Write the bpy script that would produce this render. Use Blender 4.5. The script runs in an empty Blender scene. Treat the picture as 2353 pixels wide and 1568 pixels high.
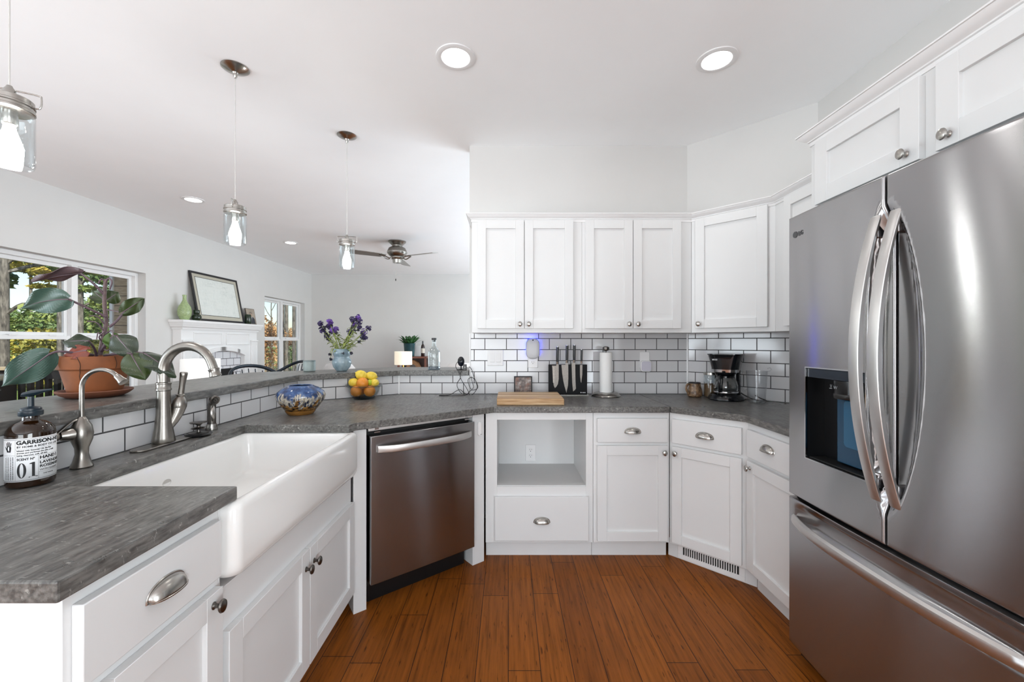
import bpy, bmesh, math, random
from mathutils import Vector, Matrix, noise

# ------------------------------------------------------------------ camera, world, light, exposure
SC = bpy.context.scene
COL = SC.collection
R = math.radians
PI = math.pi
random.seed(7)

CH = 1.297                                    # lens height above the floor
cam_data = bpy.data.cameras.new('camera')
cam_data.sensor_width = 36.0
cam_data.lens = 36.0 * 950 / 2353
cam_data.shift_x = 8.5 / 2353
cam_data.shift_y = 2.0 / 2353
cam_data.clip_start = 0.02
cam_data.clip_end = 200
cam = bpy.data.objects.new('camera', cam_data)
cam.location = (0, 0, CH)
cam.rotation_euler = (R(90), 0, 0)
COL.objects.link(cam)
SC.camera = cam

SC.view_settings.view_transform = 'Standard'
SC.view_settings.look = 'None'
SC.view_settings.gamma = 1.0
SC.view_settings.use_curve_mapping = False
SC.view_settings.exposure = 0.1
SC.cycles.max_bounces = 14
SC.cycles.diffuse_bounces = 7
SC.cycles.glossy_bounces = 5
SC.cycles.transmission_bounces = 8
SC.cycles.transparent_max_bounces = 16
SC.cycles.caustics_reflective = False
SC.cycles.caustics_refractive = False
SC.cycles.sample_clamp_indirect = 6.0

world = bpy.data.worlds.new('sky')
SC.world = world
world.use_nodes = True
_n = world.node_tree.nodes
_bg = _n['Background']
_sky = _n.new('ShaderNodeTexSky')
_sky.sky_type = 'NISHITA'
_sky.sun_disc = False
_sky.sun_elevation = R(38)
_sky.sun_rotation = R(120)
_sky.altitude = 200
_sky.dust_density = 1.2
world.node_tree.links.new(_sky.outputs[0], _bg.inputs[0])
_bg.inputs[1].default_value = 0.17


def lamp(name, kind, loc, energy, rot=(0, 0, 0), col=(1, 1, 1), **kw):
    d = bpy.data.lights.new(name, kind)
    d.energy = energy
    d.color = col
    for k, v in kw.items():
        setattr(d, k, v)
    o = bpy.data.objects.new(name, d)
    o.location = loc
    o.rotation_euler = rot
    COL.objects.link(o)
    return o


lamp('sunlight', 'SUN', (3, -6, 12), 5.5, (R(50), 0, R(38)), (1, .95, .86), angle=R(0.6))
# added fill lamps at invented openings, out of view around the camera
lamp('fill_rear', 'AREA', (-1.6, -5.65, 1.15), 235, (R(128), 0, 0), (.88, .945, 1), shape='RECTANGLE', size=4.6, size_y=2.0)
lamp('fill_side', 'AREA', (-4.5, -0.1, 1.2), 140, (R(118), 0, R(-90)), (.83, .92, 1), shape='RECTANGLE', size=2.6, size_y=1.6)
lamp('fill_right', 'AREA', (2.06, -2.3, 1.2), 160, (R(112), 0, R(90)), (.84, .93, 1), shape='RECTANGLE', size=2.4, size_y=1.8)
# added living room fill lamp at an invented opening, hidden behind the kitchen
lamp('fill_living', 'AREA', (2.08, 6.0, 1.2), 210, (R(128), 0, R(90)), (.77, .905, 1), shape='RECTANGLE', size=4.4, size_y=2.2)

# ------------------------------------------------------------------ materials
def lin(c):
    out = []
    for v in c[:3]:
        v = v / 255.0
        out.append(v / 12.92 if v <= .04045 else ((v + .055) / 1.055) ** 2.4)
    return tuple(out) + (1.0,)


class Nodes:
    def __init__(s, name):
        s.m = bpy.data.materials.new(name)
        s.m.use_nodes = True
        s.t = s.m.node_tree
        s.b = s.t.nodes['Principled BSDF']
        s.out = s.t.nodes['Material Output']

    def n(s, t, **kw):
        x = s.t.nodes.new('ShaderNode' + t)
        for k, v in kw.items():
            setattr(x, k, v)
        return x

    def l(s, a, b):
        s.t.links.new(a, b)

    def set(s, **kw):
        for k, v in kw.items():
            s.b.inputs[k.replace('_', ' ')].default_value = v

    def coords(s, scale=(1, 1, 1), kind='Object'):
        tc = s.n('TexCoord')
        mp = s.n('Mapping')
        mp.inputs['Scale'].default_value = scale
        s.l(tc.outputs[kind], mp.inputs[0])
        return mp.outputs[0]

    def noise(s, vec, scale, detail=4, rough=.55):
        x = s.n('TexNoise')
        x.inputs['Scale'].default_value = scale
        x.inputs['Detail'].default_value = detail
        x.inputs['Roughness'].default_value = rough
        if vec is not None:
            s.l(vec, x.inputs['Vector'])
        return x.outputs['Fac']

    def ramp(s, fac, stops):
        x = s.n('ValToRGB')
        el = x.color_ramp.elements
        while len(el) < len(stops):
            el.new(.5)
        for e, (p, c) in zip(el, stops):
            e.position = p
            e.color = c
        s.l(fac, x.inputs[0])
        return x.outputs[0]

    def mix(s, fac, a, b, blend='MIX'):
        x = s.n('MixRGB', blend_type=blend)
        for i, v in ((0, fac), (1, a), (2, b)):
            if isinstance(v, (int, float)):
                x.inputs[i].default_value = v
            elif isinstance(v, tuple):
                x.inputs[i].default_value = v
            else:
                s.l(v, x.inputs[i])
        return x.outputs[0]

    def bump(s, h, strength=.2, dist=.002):
        x = s.n('Bump')
        x.inputs['Strength'].default_value = strength
        x.inputs['Distance'].default_value = dist
        s.l(h, x.inputs['Height'])
        s.l(x.outputs[0], s.b.inputs['Normal'])


def plain(name, col, rough=.5, metal=0.0, spec=.5, var=0.0, vscale=30, bump=0.0, **kw):
    k = Nodes(name)
    k.set(Base_Color=lin(col), Roughness=rough, Metallic=metal)
    k.b.inputs['Specular IOR Level'].default_value = spec
    k.set(**kw)
    if var or bump:
        f = k.noise(k.coords(), vscale)
        if var:
            c = lin(col)
            lo = tuple(max(0, x * (1 - var)) for x in c[:3]) + (1,)
            hi = tuple(min(1, x * (1 + var)) for x in c[:3]) + (1,)
            k.l(k.ramp(f, [(.3, lo), (.7, hi)]), k.b.inputs['Base Color'])
        if bump:
            k.bump(f, bump, .002)
    return k.m


M = {}
M['wall'] = plain('wall_paint', (209, 208, 206), .62, var=.015, vscale=3, bump=.02)
M['ceiling'] = plain('ceiling_paint', (247, 248, 249), .7, var=.01, vscale=3)
M['cab'] = plain('white_cabinet_paint', (219, 220, 220), .38, var=.01, vscale=5)
M['trim'] = plain('white_trim_paint', (230, 230, 230), .4)
M['niche'] = plain('white_shelf_melamine', (206, 206, 205), .5)
M['ceramic'] = plain('white_fireclay', (232, 232, 230), .12, spec=.55)
M['plastic'] = plain('white_plastic', (232, 232, 232), .35)
M['dark'] = plain('black_plastic', (16, 17, 19), .3)
M['gap'] = plain('black_recess', (8, 8, 8), .6)
M['nickel'] = plain('satin_nickel', (172, 169, 164), .26, 1.0, var=.06, vscale=60)
M['faucet'] = plain('brushed_nickel', (140, 136, 130), .3, 1.0, var=.08, vscale=60)
M['pewter'] = plain('brushed_pewter', (104, 100, 96), .32, 1.0, var=.1, vscale=60)
M['chrome'] = plain('polished_chrome', (200, 200, 202), .12, 1.0)
M['black_steel'] = plain('dark_grey_steel', (58, 57, 56), .4, .8)


def steel(name, col, rough, stretch, aniso, rot=0.0):
    k = Nodes(name)
    k.set(Base_Color=lin(col), Metallic=1.0, Roughness=rough, Anisotropic=aniso, Anisotropic_Rotation=rot)
    f = k.noise(k.coords(stretch), 6, 3)
    k.l(k.ramp(f, [(.3, (rough * .97,) * 3 + (1,)), (.7, (rough * 1.03,) * 3 + (1,))]), k.b.inputs['Roughness'])
    c = lin(col)
    k.l(k.ramp(f, [(.25, tuple(x * .985 for x in c[:3]) + (1,)), (.75, tuple(x * 1.015 for x in c[:3]) + (1,))]), k.b.inputs['Base Color'])
    tg = k.n('Tangent', direction_type='RADIAL', axis='Z')
    k.l(tg.outputs[0], k.b.inputs['Tangent'])
    return k.m


M['fridge'] = steel('brushed_stainless', (172, 171, 172), .2, (2, 2, 240), 1.0, .25)
M['fridge_handle'] = steel('satin_stainless', (205, 203, 201), .38, (60, 60, 6), .5)
M['dw'] = steel('brushed_stainless_dark', (156, 155, 156), .2, (2, 2, 240), 1.0, .25)

# floor: hand scraped planks running away from the camera
k = Nodes('wood_floor')
tc = k.n('TexCoord')
sp = k.n('SeparateXYZ'); k.l(tc.outputs['Object'], sp.inputs[0])
# every row of planks starts at its own random point
dv = k.n('Math', operation='DIVIDE'); dv.inputs[1].default_value = .128; k.l(sp.outputs['X'], dv.inputs[0])
fl_ = k.n('Math', operation='FLOOR'); k.l(dv.outputs[0], fl_.inputs[0])
wn = k.n('TexWhiteNoise', noise_dimensions='1D'); k.l(fl_.outputs[0], wn.inputs['W'])
sh = k.n('Math', operation='MULTIPLY_ADD'); sh.inputs[1].default_value = 1.15; k.l(wn.outputs['Value'], sh.inputs[0]); k.l(sp.outputs['Y'], sh.inputs[2])
cb = k.n('CombineXYZ'); k.l(sh.outputs[0], cb.inputs['X']); k.l(sp.outputs['X'], cb.inputs['Y'])
br = k.n('TexBrick', offset=0.0, offset_frequency=2)
br.inputs['Scale'].default_value = 1
br.inputs['Brick Width'].default_value = 1.15
br.inputs['Row Height'].default_value = .128
br.inputs['Mortar Size'].default_value = .0018
br.inputs['Mortar Smooth'].default_value = .3
br.inputs['Color1'].default_value = lin((146, 84, 27))
br.inputs['Color2'].default_value = lin((126, 70, 22))
br.inputs['Mortar'].default_value = lin((50, 26, 12))
k.l(cb.outputs[0], br.inputs['Vector'])
mp = k.n('Mapping'); mp.inputs['Scale'].default_value = (34, 1.5, 1); k.l(tc.outputs['Object'], mp.inputs[0])
f1 = k.noise(mp.outputs[0], 2.0, 8, .62)
g1 = k.ramp(f1, [(.30, (.34, .29, .25, 1)), (.46, (.82, .8, .78, 1)), (.60, (1.05, 1.02, 1, 1)), (.76, (1.4, 1.38, 1.3, 1))])
c1 = k.mix(.85, br.outputs['Color'], g1, 'MULTIPLY')
mp2 = k.n('Mapping'); mp2.inputs['Scale'].default_value = (60, 9, 1); k.l(tc.outputs['Object'], mp2.inputs[0])
f2 = k.noise(mp2.outputs[0], 1.5, 3, .5)
g2 = k.ramp(f2, [(.29, (.25, .2, .16, 1)), (.37, (1, 1, 1, 1))])
c2 = k.mix(.85, c1, g2, 'MULTIPLY')
k.l(c2, k.b.inputs['Base Color'])
k.set(Roughness=.4)
k.b.inputs['Specular IOR Level'].default_value = .16
hb = k.mix(.5, br.outputs['Fac'], f1)
k.bump(hb, .12, .002)
M['floor'] = k.m

# honed grey stone
k = Nodes('grey_stone')
v = k.coords((1, 1, 1))
a = k.noise(v, 5, 8, .62)
b = k.noise(k.coords((14, 3, 14)), 7, 5, .6)
s2 = k.noise(k.coords((1, 2.4, 1)), 55, 4, .6)
base = k.ramp(a, [(.3, lin((66, 65, 63))), (.55, lin((93, 91, 88))), (.75, lin((116, 115, 112)))])
base = k.mix(.55, base, k.ramp(b, [(.35, lin((54, 53, 52))), (.65, lin((134, 133, 129)))]))
base = k.mix(k.ramp(s2, [(.62, (0, 0, 0, 1)), (.72, (.75, .75, .75, 1))]), base, lin((178, 178, 172)))
k.l(base, k.b.inputs['Base Color'])
k.l(k.ramp(a, [(.3, (.26,) * 3 + (1,)), (.7, (.4,) * 3 + (1,))]), k.b.inputs['Roughness'])
k.bump(k.noise(v, 90, 5, .6), .12, .002)
M['stone'] = k.m


def tile_mat(name, w=.1575, h=.0814, mortar=.0029, col=(211, 211, 212), grout=(70, 70, 71), plane='xz'):
    k = Nodes(name)
    tc = k.n('TexCoord')
    sp = k.n('SeparateXYZ'); k.l(tc.outputs['Object'], sp.inputs[0])
    cb = k.n('CombineXYZ'); k.l(sp.outputs['X'], cb.inputs['X']); k.l(sp.outputs['Z'], cb.inputs['Y'])
    br = k.n('TexBrick', offset=.5, offset_frequency=2)
    br.inputs['Scale'].default_value = 1
    br.inputs['Brick Width'].default_value = w
    br.inputs['Row Height'].default_value = h
    br.inputs['Mortar Size'].default_value = mortar
    br.inputs['Mortar Smooth'].default_value = .15
    br.inputs['Color1'].default_value = lin(col)
    br.inputs['Color2'].default_value = lin(tuple(c - 5 for c in col))
    br.inputs['Mortar'].default_value = lin(grout)
    k.l(cb.outputs[0], br.inputs['Vector'])
    k.l(br.outputs['Color'], k.b.inputs['Base Color'])
    k.l(k.ramp(br.outputs['Fac'], [(0, (.09,) * 3 + (1,)), (1, (.8,) * 3 + (1,))]), k.b.inputs['Roughness'])
    inv = k.n('Invert'); k.l(br.outputs['Fac'], inv.inputs['Color'])
    w_ = k.noise(tc.outputs['Object'], 9, 2)
    hh = k.mix(.12, inv.outputs[0], w_)
    k.bump(hh, .35, .003)
    return k.m


M['tile'] = tile_mat('white_subway_tile')
M['hearth_tile'] = tile_mat('white_hearth_tile', .158, .105, .004, (222, 222, 226), (60, 60, 62))


def clear(name, tint=(1, 1, 1), rough=.02, ior=1.45, dens=1.0):
    """thin clear glass: a transparent sheet with a fresnel reflection"""
    k = Nodes(name)
    k.t.nodes.remove(k.b)
    tr = k.n('BsdfTransparent'); tr.inputs[0].default_value = tuple(tint) + (1,)
    gl = k.n('BsdfGlossy'); gl.inputs['Roughness'].default_value = rough
    lw = k.n('LayerWeight')                      # same reflection from either side of the sheet
    pw = k.n('Math', operation='POWER'); pw.inputs[1].default_value = 3.5
    k.l(lw.outputs['Facing'], pw.inputs[0])
    r0 = ((ior - 1) / (ior + 1)) ** 2
    fr = k.n('Math', operation='MULTIPLY_ADD'); fr.inputs[1].default_value = .7 * dens; fr.inputs[2].default_value = r0
    k.l(pw.outputs[0], fr.inputs[0])
    mx = k.n('MixShader')
    k.l(fr.outputs[0], mx.inputs[0]); k.l(tr.outputs[0], mx.inputs[1]); k.l(gl.outputs[0], mx.inputs[2])
    k.l(mx.outputs[0], k.out.inputs[0])
    return k.m


M['pane'] = clear('window_glass', (.985, .99, .99), .0, 1.2, .5)
M['glass'] = clear('clear_glass', (.93, .95, .955), .02, 1.5)
M['glass_bowl'] = clear('grey_glass', (.90, .92, .92), .02, 1.6)
M['glass_base'] = clear('thick_glass', (.5, .57, .62), .03, 1.8)
M['acrylic'] = clear('clear_acrylic', (.96, .965, .97), .05, 1.6)


def emit(name, col, strength):
    k = Nodes(name)
    k.set(Base_Color=lin(col), Emission_Color=lin(col), Emission_Strength=strength)
    return k.m


M['bulb'] = emit('lit_filament_bulb', (255, 252, 248), 120)
M['lamp_bulb'] = emit('lit_table_lamp_bulb', (255, 246, 230), 6)
M['diffuser'] = emit('lit_diffuser', (255, 255, 252), 9)
M['shade_white'] = emit('lit_white_lamp_shade', (238, 238, 236), .32)
M['shade_warm'] = emit('lit_cream_lamp_shade', (246, 236, 214), .38)
M['blue_led'] = emit('blue_led', (40, 60, 255), 26)

# ------------------------------------------------------------------ mesh builder
class MB:
    def __init__(s):
        s.bm = bmesh.new()
        s.x = Matrix.Identity(4)

    def v(s, p):
        return s.bm.verts.new(s.x @ Vector(p))

    def f(s, vs):
        try:
            return s.bm.faces.new(vs)
        except ValueError:
            return None

    def box(s, x0, y0, z0, x1, y1, z1):
        p = [s.v((x, y, z)) for z in (z0, z1) for y in (y0, y1) for x in (x0, x1)]
        for q in ((0, 2, 3, 1), (4, 5, 7, 6), (0, 1, 5, 4), (2, 6, 7, 3), (0, 4, 6, 2), (1, 3, 7, 5)):
            s.f([p[i] for i in q])
        return s

    def prism(s, poly, a0, a1, plane='xy'):
        def P(u, w, a):
            return {'xy': (u, w, a), 'xz': (u, a, w), 'yz': (a, u, w)}[plane]
        lo = [s.v(P(u, w, a0)) for u, w in poly]
        hi = [s.v(P(u, w, a1)) for u, w in poly]
        s.f(lo[::-1]); s.f(hi)
        n = len(poly)
        for i in range(n):
            j = (i + 1) % n
            s.f([lo[i], lo[j], hi[j], hi[i]])
        return s

    def lathe(s, prof, seg=32, c=(0, 0, 0), sx=1, sy=1, wob=None):
        rings = []
        for r, z in prof:
            if r < 1e-6:
                rings.append([s.v((c[0], c[1], c[2] + z))])
            else:
                rings.append([s.v((c[0] + sx * r * math.cos(2 * PI * i / seg) * (wob(i / seg, z) if wob else 1),
                                   c[1] + sy * r * math.sin(2 * PI * i / seg) * (wob(i / seg, z) if wob else 1), c[2] + z)) for i in range(seg)])
        for a, b in zip(rings, rings[1:]):
            if len(a) == 1 and len(b) == 1:
                continue
            for i in range(seg):
                j = (i + 1) % seg
                if len(a) == 1:
                    s.f([a[0], b[j], b[i]])
                elif len(b) == 1:
                    s.f([a[i], a[j], b[0]])
                else:
                    s.f([a[i], a[j], b[j], b[i]])
        return s

    def tube(s, pts, r, seg=10, flat=1.0, closed=False, up=None):
        pts = [Vector(p) for p in pts]
        n = len(pts)
        rr = list(r) if isinstance(r, (list, tuple)) else [r] * n
        rings = []
        ref = None
        for i, p in enumerate(pts):
            if closed:
                t = pts[(i + 1) % n] - pts[i - 1]
            else:
                t = pts[min(i + 1, n - 1)] - pts[max(i - 1, 0)]
            t = t.normalized() if t.length > 1e-9 else Vector((0, 0, 1))
            if ref is None:
                ref = Vector(up) if up else (Vector((0, 0, 1)) if abs(t.z) < .9 else Vector((1, 0, 0)))
            a = (ref - t * ref.dot(t)).normalized()
            ref = a
            b = t.cross(a)
            rings.append([s.v(p + a * (rr[i] * math.cos(2 * PI * q / seg)) * flat + b * (rr[i] * math.sin(2 * PI * q / seg))) for q in range(seg)])
        m = n if closed else n - 1
        for i in range(m):
            a, b = rings[i], rings[(i + 1) % n]
            for q in range(seg):
                w = (q + 1) % seg
                s.f([a[q], a[w], b[w], b[q]])
        if not closed:
            s.f(rings[0][::-1]); s.f(rings[-1])
        return s

    def ball(s, c, r, seg=16, rings=10):
        if not isinstance(r, (tuple, list)):
            r = (r, r, r)
        old = s.x.copy()
        s.x = s.x @ Matrix.Translation(c) @ Matrix.Diagonal((r[0], r[1], r[2], 1))
        s.lathe([(math.sin(PI * i / rings), -math.cos(PI * i / rings)) for i in range(rings + 1)], seg)
        s.x = old
        return s

    def grid(s, rows, wrap=False):
        g = [[s.v(p) for p in row] for row in rows]
        for a, b in zip(g, g[1:]):
            n = len(a)
            for i in range(n if wrap else n - 1):
                j = (i + 1) % n
                s.f([a[i], a[j], b[j], b[i]])
        return g

    def build(s, name, m, parent=None, loc=(0, 0, 0), rot=(0, 0, 0), bevel=0.0, seg=2, sub=0, solid=0.0, sharp=38, weld=False, flip=True):
        if weld:
            bmesh.ops.remove_doubles(s.bm, verts=s.bm.verts, dist=1e-5)
        if flip:
            bmesh.ops.recalc_face_normals(s.bm, faces=s.bm.faces)
        me = bpy.data.meshes.new(name)
        s.bm.to_mesh(me)
        s.bm.free()
        if sharp:
            me.shade_smooth()
            me.set_sharp_from_angle(angle=R(sharp))
        me.materials.append(m)
        o = bpy.data.objects.new(name, me)
        COL.objects.link(o)
        o.location = loc
        o.rotation_euler = rot
        o.parent = parent
        if solid:
            q = o.modifiers.new('thickness', 'SOLIDIFY'); q.thickness = solid; q.offset = 0
        if bevel:
            q = o.modifiers.new('edge', 'BEVEL'); q.width = bevel; q.segments = seg; q.limit_method = 'ANGLE'; q.angle_limit = R(40)
        if sub:
            q = o.modifiers.new('smooth', 'SUBSURF'); q.levels = sub; q.render_levels = sub
        return o


def tag(o, label, cat, group=None, kind=None):
    if label:
        o['label'] = label
    if cat:
        o['category'] = cat
    if group:
        o['group'] = group
    if kind:
        o['kind'] = kind
    return o


def thing(name, label, cat, loc=(0, 0, 0), rz=0.0, group=None, kind=None):
    o = bpy.data.objects.new(name, None)
    COL.objects.link(o)
    o.location = loc
    o.rotation_euler = (0, 0, rz)
    o.empty_display_size = .1
    return tag(o, label, cat, group, kind)


def struct(o):
    o['kind'] = 'structure'
    return o


def kids(o):
    return [c for c in bpy.data.objects if c.parent == o]


def dup(o, loc=None, rz=None, label=None, group=None, parent=None):
    c = o.copy()
    COL.objects.link(c)
    if parent is not None:
        c.parent = parent
    if loc is not None:
        c.location = loc
    if rz is not None:
        c.rotation_euler = (0, 0, rz)
    if label:
        c['label'] = label
    if group:
        c['group'] = group
    for k_ in kids(o):
        dup(k_, parent=c)
    return c


def spline(pts, n=8, closed=False):
    """Catmull-Rom through the points"""
    P = [Vector(p) for p in pts]
    out = []
    m = len(P)
    for i in range(m if closed else m - 1):
        a = P[(i - 1) % m] if closed or i > 0 else P[0] * 2 - P[1]
        b = P[i]
        c = P[(i + 1) % m]
        d = P[(i + 2) % m] if closed or i + 2 < m else P[-1] * 2 - P[-2]
        for q in range(n):
            t = q / n
            out.append(.5 * ((2 * b) + (c - a) * t + (2 * a - 5 * b + 4 * c - d) * t * t + (3 * b - a - 3 * c + d) * t ** 3))
    if not closed:
        out.append(P[-1])
    return out


def sweep(mb, path, prof):
    """profile (out, up) carried along a plan path with mitred corners; out is to the right of travel"""
    n = len(path)
    rows = []
    for i in range(n):
        p = Vector(path[i])
        d0 = (p - Vector(path[i - 1])).normalized() if i else None
        d1 = (Vector(path[i + 1]) - p).normalized() if i < n - 1 else None
        if d0 is None: d0 = d1
        if d1 is None: d1 = d0
        n0 = Vector((d0.y, -d0.x)); n1 = Vector((d1.y, -d1.x))
        m = (n0 + n1).normalized()
        m = m / max(.3, m.dot(n0))
        rows.append([(p.x + m.x * o, p.y + m.y * o, z) for o, z in prof])
    g = mb.grid(rows, wrap=True)
    mb.f(g[0][::-1]); mb.f(g[-1])
    return mb


def lettering(s, size, m, parent, name='lettering', loc=(0, 0, 0), rot=(R(90), 0, 0), bend=None, bold=0.0, depth=.0002, xs=1.0, align='LEFT', shear=0.0):
    cu = bpy.data.curves.new('text', 'FONT')
    cu.body = s
    cu.size = size
    cu.offset = bold
    cu.extrude = depth
    cu.align_x = align
    cu.shear = shear
    cu.resolution_u = 3
    t = bpy.data.objects.new('text', cu)
    COL.objects.link(t)
    dg = bpy.context.evaluated_depsgraph_get()
    me = bpy.data.meshes.new_from_object(t.evaluated_get(dg))
    bpy.data.objects.remove(t)
    bpy.data.curves.remove(cu)
    me.name = name
    for v_ in me.vertices:
        v_.co.x *= xs
        if bend:                       # lay the word around an upright cylinder of this radius
            r_, u0, z0 = bend
            u = (v_.co.x + u0) / r_
            v_.co = Vector(((r_ + v_.co.z) * math.sin(u), -(r_ + v_.co.z) * math.cos(u), v_.co.y + z0))
    me.materials.clear()
    me.materials.append(m)
    o = bpy.data.objects.new(name, me)
    COL.objects.link(o)
    o.parent = parent
    if not bend:
        o.location = loc
        o.rotation_euler = rot
    return o

# ------------------------------------------------------------------ the room
CZ = 2.743
YB = 3.045          # tiled back wall
XR = 1.868          # right wall
XL = -4.22          # window wall
YF = 8.863          # far living room wall
YR = -5.5           # wall behind the camera
W = M['wall']
struct(MB().box(-4.6, -5.7, -.12, 2.6, 9.1, 0).build('floor', M['floor'], sharp=0))
struct(MB().box(-4.6, -5.7, CZ, 2.6, 9.1, CZ + .15).build('ceiling', M['ceiling'], sharp=0))
struct(MB().box(-.285, YB, 0, 1.45, YB + .12, CZ).build('wall_back', W, sharp=0))
struct(MB().prism([(1.317, YB), (XR, YB - (XR - 1.317)), (XR + .1, YB - (XR - 1.317)), (XR + .1, YB + .1), (1.317, YB + .1)], 0, CZ).build('wall_corner', W, sharp=0))
struct(MB().box(XR, YR, 0, XR + .12, -3.5, CZ).box(XR, -1.1, 0, XR + .12, YB - (XR - 1.317), CZ).box(XR, -3.5, 2.1, XR + .12, -1.1, CZ).box(XR, -3.5, 0, XR + .12, -1.1, .25).build('wall_right', W, sharp=0))  # unseen opening added to let the right fill lamp in
struct(MB().box(1.9, YB + .1, 0, 2.02, 3.8, CZ).box(1.9, 8.2, 0, 2.02, YF, CZ).box(1.9, 3.8, 2.4, 2.02, 8.2, CZ).box(1.9, 3.8, 0, 2.02, 8.2, .2).build('wall_living', W, sharp=0))  # hidden opening added for the living room fill lamp
struct(MB().box(XL - .15, YF, 0, 2.1, YF + .12, CZ).build('wall_far', W, sharp=0))
wl = MB()
WIN = [(-1.4, 1.2, .4, 2.3), (3.40, 4.813, .55, 2.095), (7.16, 8.566, .55, 2.095)]  # first opening is unseen, added for the side fill lamp
ys = YR
for (y0, y1, z0, z1) in WIN:
    wl.box(XL - .16, ys, 0, XL, y0, CZ)
    wl.box(XL - .16, y0, 0, XL, y1, z0)
    wl.box(XL - .16, y0, z1, XL, y1, CZ)
    ys = y1
wl.box(XL - .16, ys, 0, XL, YF, CZ)
struct(wl.build('wall_left', W, sharp=0))
wr = MB()
wr.box(XL - .15, YR - .12, 0, -3.9, YR, CZ); wr.box(.7, YR - .12, 0, XR + .12, YR, CZ)
wr.box(-3.9, YR - .12, 2.5, .7, YR, CZ); wr.box(-3.9, YR - .12, 0, .7, YR, .2)  # wide unseen opening added for the rear fill lamp
struct(wr.build('wall_rear', W, sharp=0))
# tiled half wall under the raised bar
HW = [(-1.348, .64), (-1.348, 2.63), (-.80, YB), (-.286, YB), (-.286, YB + .12), (-.845, YB + .12), (-1.468, 2.69), (-1.468, .64)]
struct(MB().prism(HW, 0, 1.05).build('wall_peninsula', W, sharp=0))

# subway tile, one slab per wall face (local x runs along the wall, z up from the worktop)
def tiles(n, x0, x1, z1, loc, rz, holes=()):
    o = MB().box(x0, -.009, 0, x1, -.0005, z1).build('trim_%d' % n, M['tile'], None, loc, (0, 0, rz), sharp=0)
    struct(o)
    return o
TZ = .9145
tiles(1, -.03, 1.645, 1.358 - TZ, (-.25, YB, TZ), 0)
tiles(2, -.552, -.035, 1.05 - TZ, (-.25, YB, TZ), 0)
tiles(3, -1.04, .95, 1.05 - TZ, (-1.348, 1.68, TZ), PI / 2)
_dg = math.atan2(YB - 2.63, -.80 + 1.348)
tiles(4, .0, .685, 1.05 - TZ, (-1.348, 2.63, TZ), _dg)
tiles(5, -.062, .715, 1.358 - TZ, (1.317 + .044, YB - .044, TZ), -PI / 4)
tiles(6, -.02, .77, 1.358 - TZ, (XR, 2.494, TZ), -PI / 2)
# white pencil strips that close the tile off
for n, (x, y, z0, z1, rz) in enumerate([(-.281, YB - .006, 1.05, 1.358, 0), (-.803, YB - .008, TZ, 1.05, .3), (1.314, YB - .012, TZ, 1.358, -PI / 8)]):
    struct(MB().box(-.0055, -.007, z0, .0055, .006, z1).build('trim_%d' % (n + 7), M['trim'], None, (x, y, 0), (0, 0, rz), bevel=.002))

# ------------------------------------------------------------------ windows
def window(n, y0, y1, z0, z1):
    o = thing('window_%d' % n, None, None, (XL - .085, y0, z0), PI / 2, kind='structure')   # local x along +Y, local y away from the room
    w, h = y1 - y0, z1 - z0
    fr = MB()
    t = .042
    hm = .030
    for a in ((.001, .001, t, h - .001), (w - t, .001, w - .001, h - .001), (w / 2 - hm, t, w / 2 + hm, h - t)):
        fr.box(a[0], 0, a[1], a[2], .07, a[3])
    for a in ((t, w - t),):
        fr.box(a[0], .0003, h - t, a[1], .0697, h - .001); fr.box(a[0], .0003, .001, a[1], .0697, t)
    fr.build('frame', M['trim'], o, bevel=.003)
    for a, b in ((t, w / 2 - hm), (w / 2 + hm, w - t)):
        for up in (0, 1):
            q0, q1 = (t, h * .522) if not up else (h * .522 - .004, h - t)
            yy = .012 if not up else .038
            sb = MB()
            e = .036
            sb.box(a, yy, q0, a + e, yy + .024, q1); sb.box(b - e, yy, q0, b, yy + .024, q1)
            sb.box(a + e, yy, q0, b - e, yy + .024, q0 + e); sb.box(a + e, yy, q1 - e, b - e, yy + .024, q1)
            if not up:
                for u in (.25, .75):
                    sb.box(a + (b - a) * u - .03, yy - .006, q1 - .004, a + (b - a) * u + .03, yy + .012, q1 + .008)
            so = sb.build('sash', M['trim'], o, bevel=.002)
            MB().box(a + e - .004, yy + .010, q0 + e - .004, b - e + .004, yy + .014, q1 - e + .004).build('pane', M['pane'], so, sharp=0)
    MB().box(-.02, -.11, -.022, w + .02, .0, -.001).build('sill', M['trim'], o, bevel=.004)
    return o
window(1, *WIN[1])
window(2, *WIN[2])
window(3, *WIN[0])  # added window out of view, in front of the side fill lamp

# ------------------------------------------------------------------ worktops
_ct = [(-1.337, .66), (-.72, .66), (-.72, 1.10), (-1.212, 1.10), (-1.212, 1.905), (-.735, 1.905), (-.718, 1.952), (-.085, 2.44), (.955, 2.44), (.955, YB - .012), (-.795, YB - .012), (-1.337, 2.622)]
c = MB().prism(_ct, .8775, .914).build('countertop', M['stone'], bevel=.004, sharp=0)
tag(c, 'long grey stone countertop bending from the sink run around to the back wall', 'countertop')
c = MB().prism([(.958, 2.44), (1.235, 2.158), (1.235, 1.727), (XR - .012, 1.727), (XR - .012, 2.486), (1.312, YB - .014), (.958, YB - .012)], .8775, .914).build('countertop', M['stone'], bevel=.004, sharp=0)
tag(c, 'short grey stone countertop under the coffee maker, beside the refrigerator', 'countertop')
_lg = [(-1.318, .62), (-1.318, 2.605), (-.79, 3.012), (-.289, 3.012), (-.289, 3.41), (-.95, 3.41), (-1.765, 2.80), (-1.765, .62)]
c = MB().prism(_lg, 1.051, 1.089).build('bar_ledge', M['stone'], bevel=.004, sharp=0)
tag(c, 'raised grey stone bar ledge on top of the tiled half wall', 'bar ledge')

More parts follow.
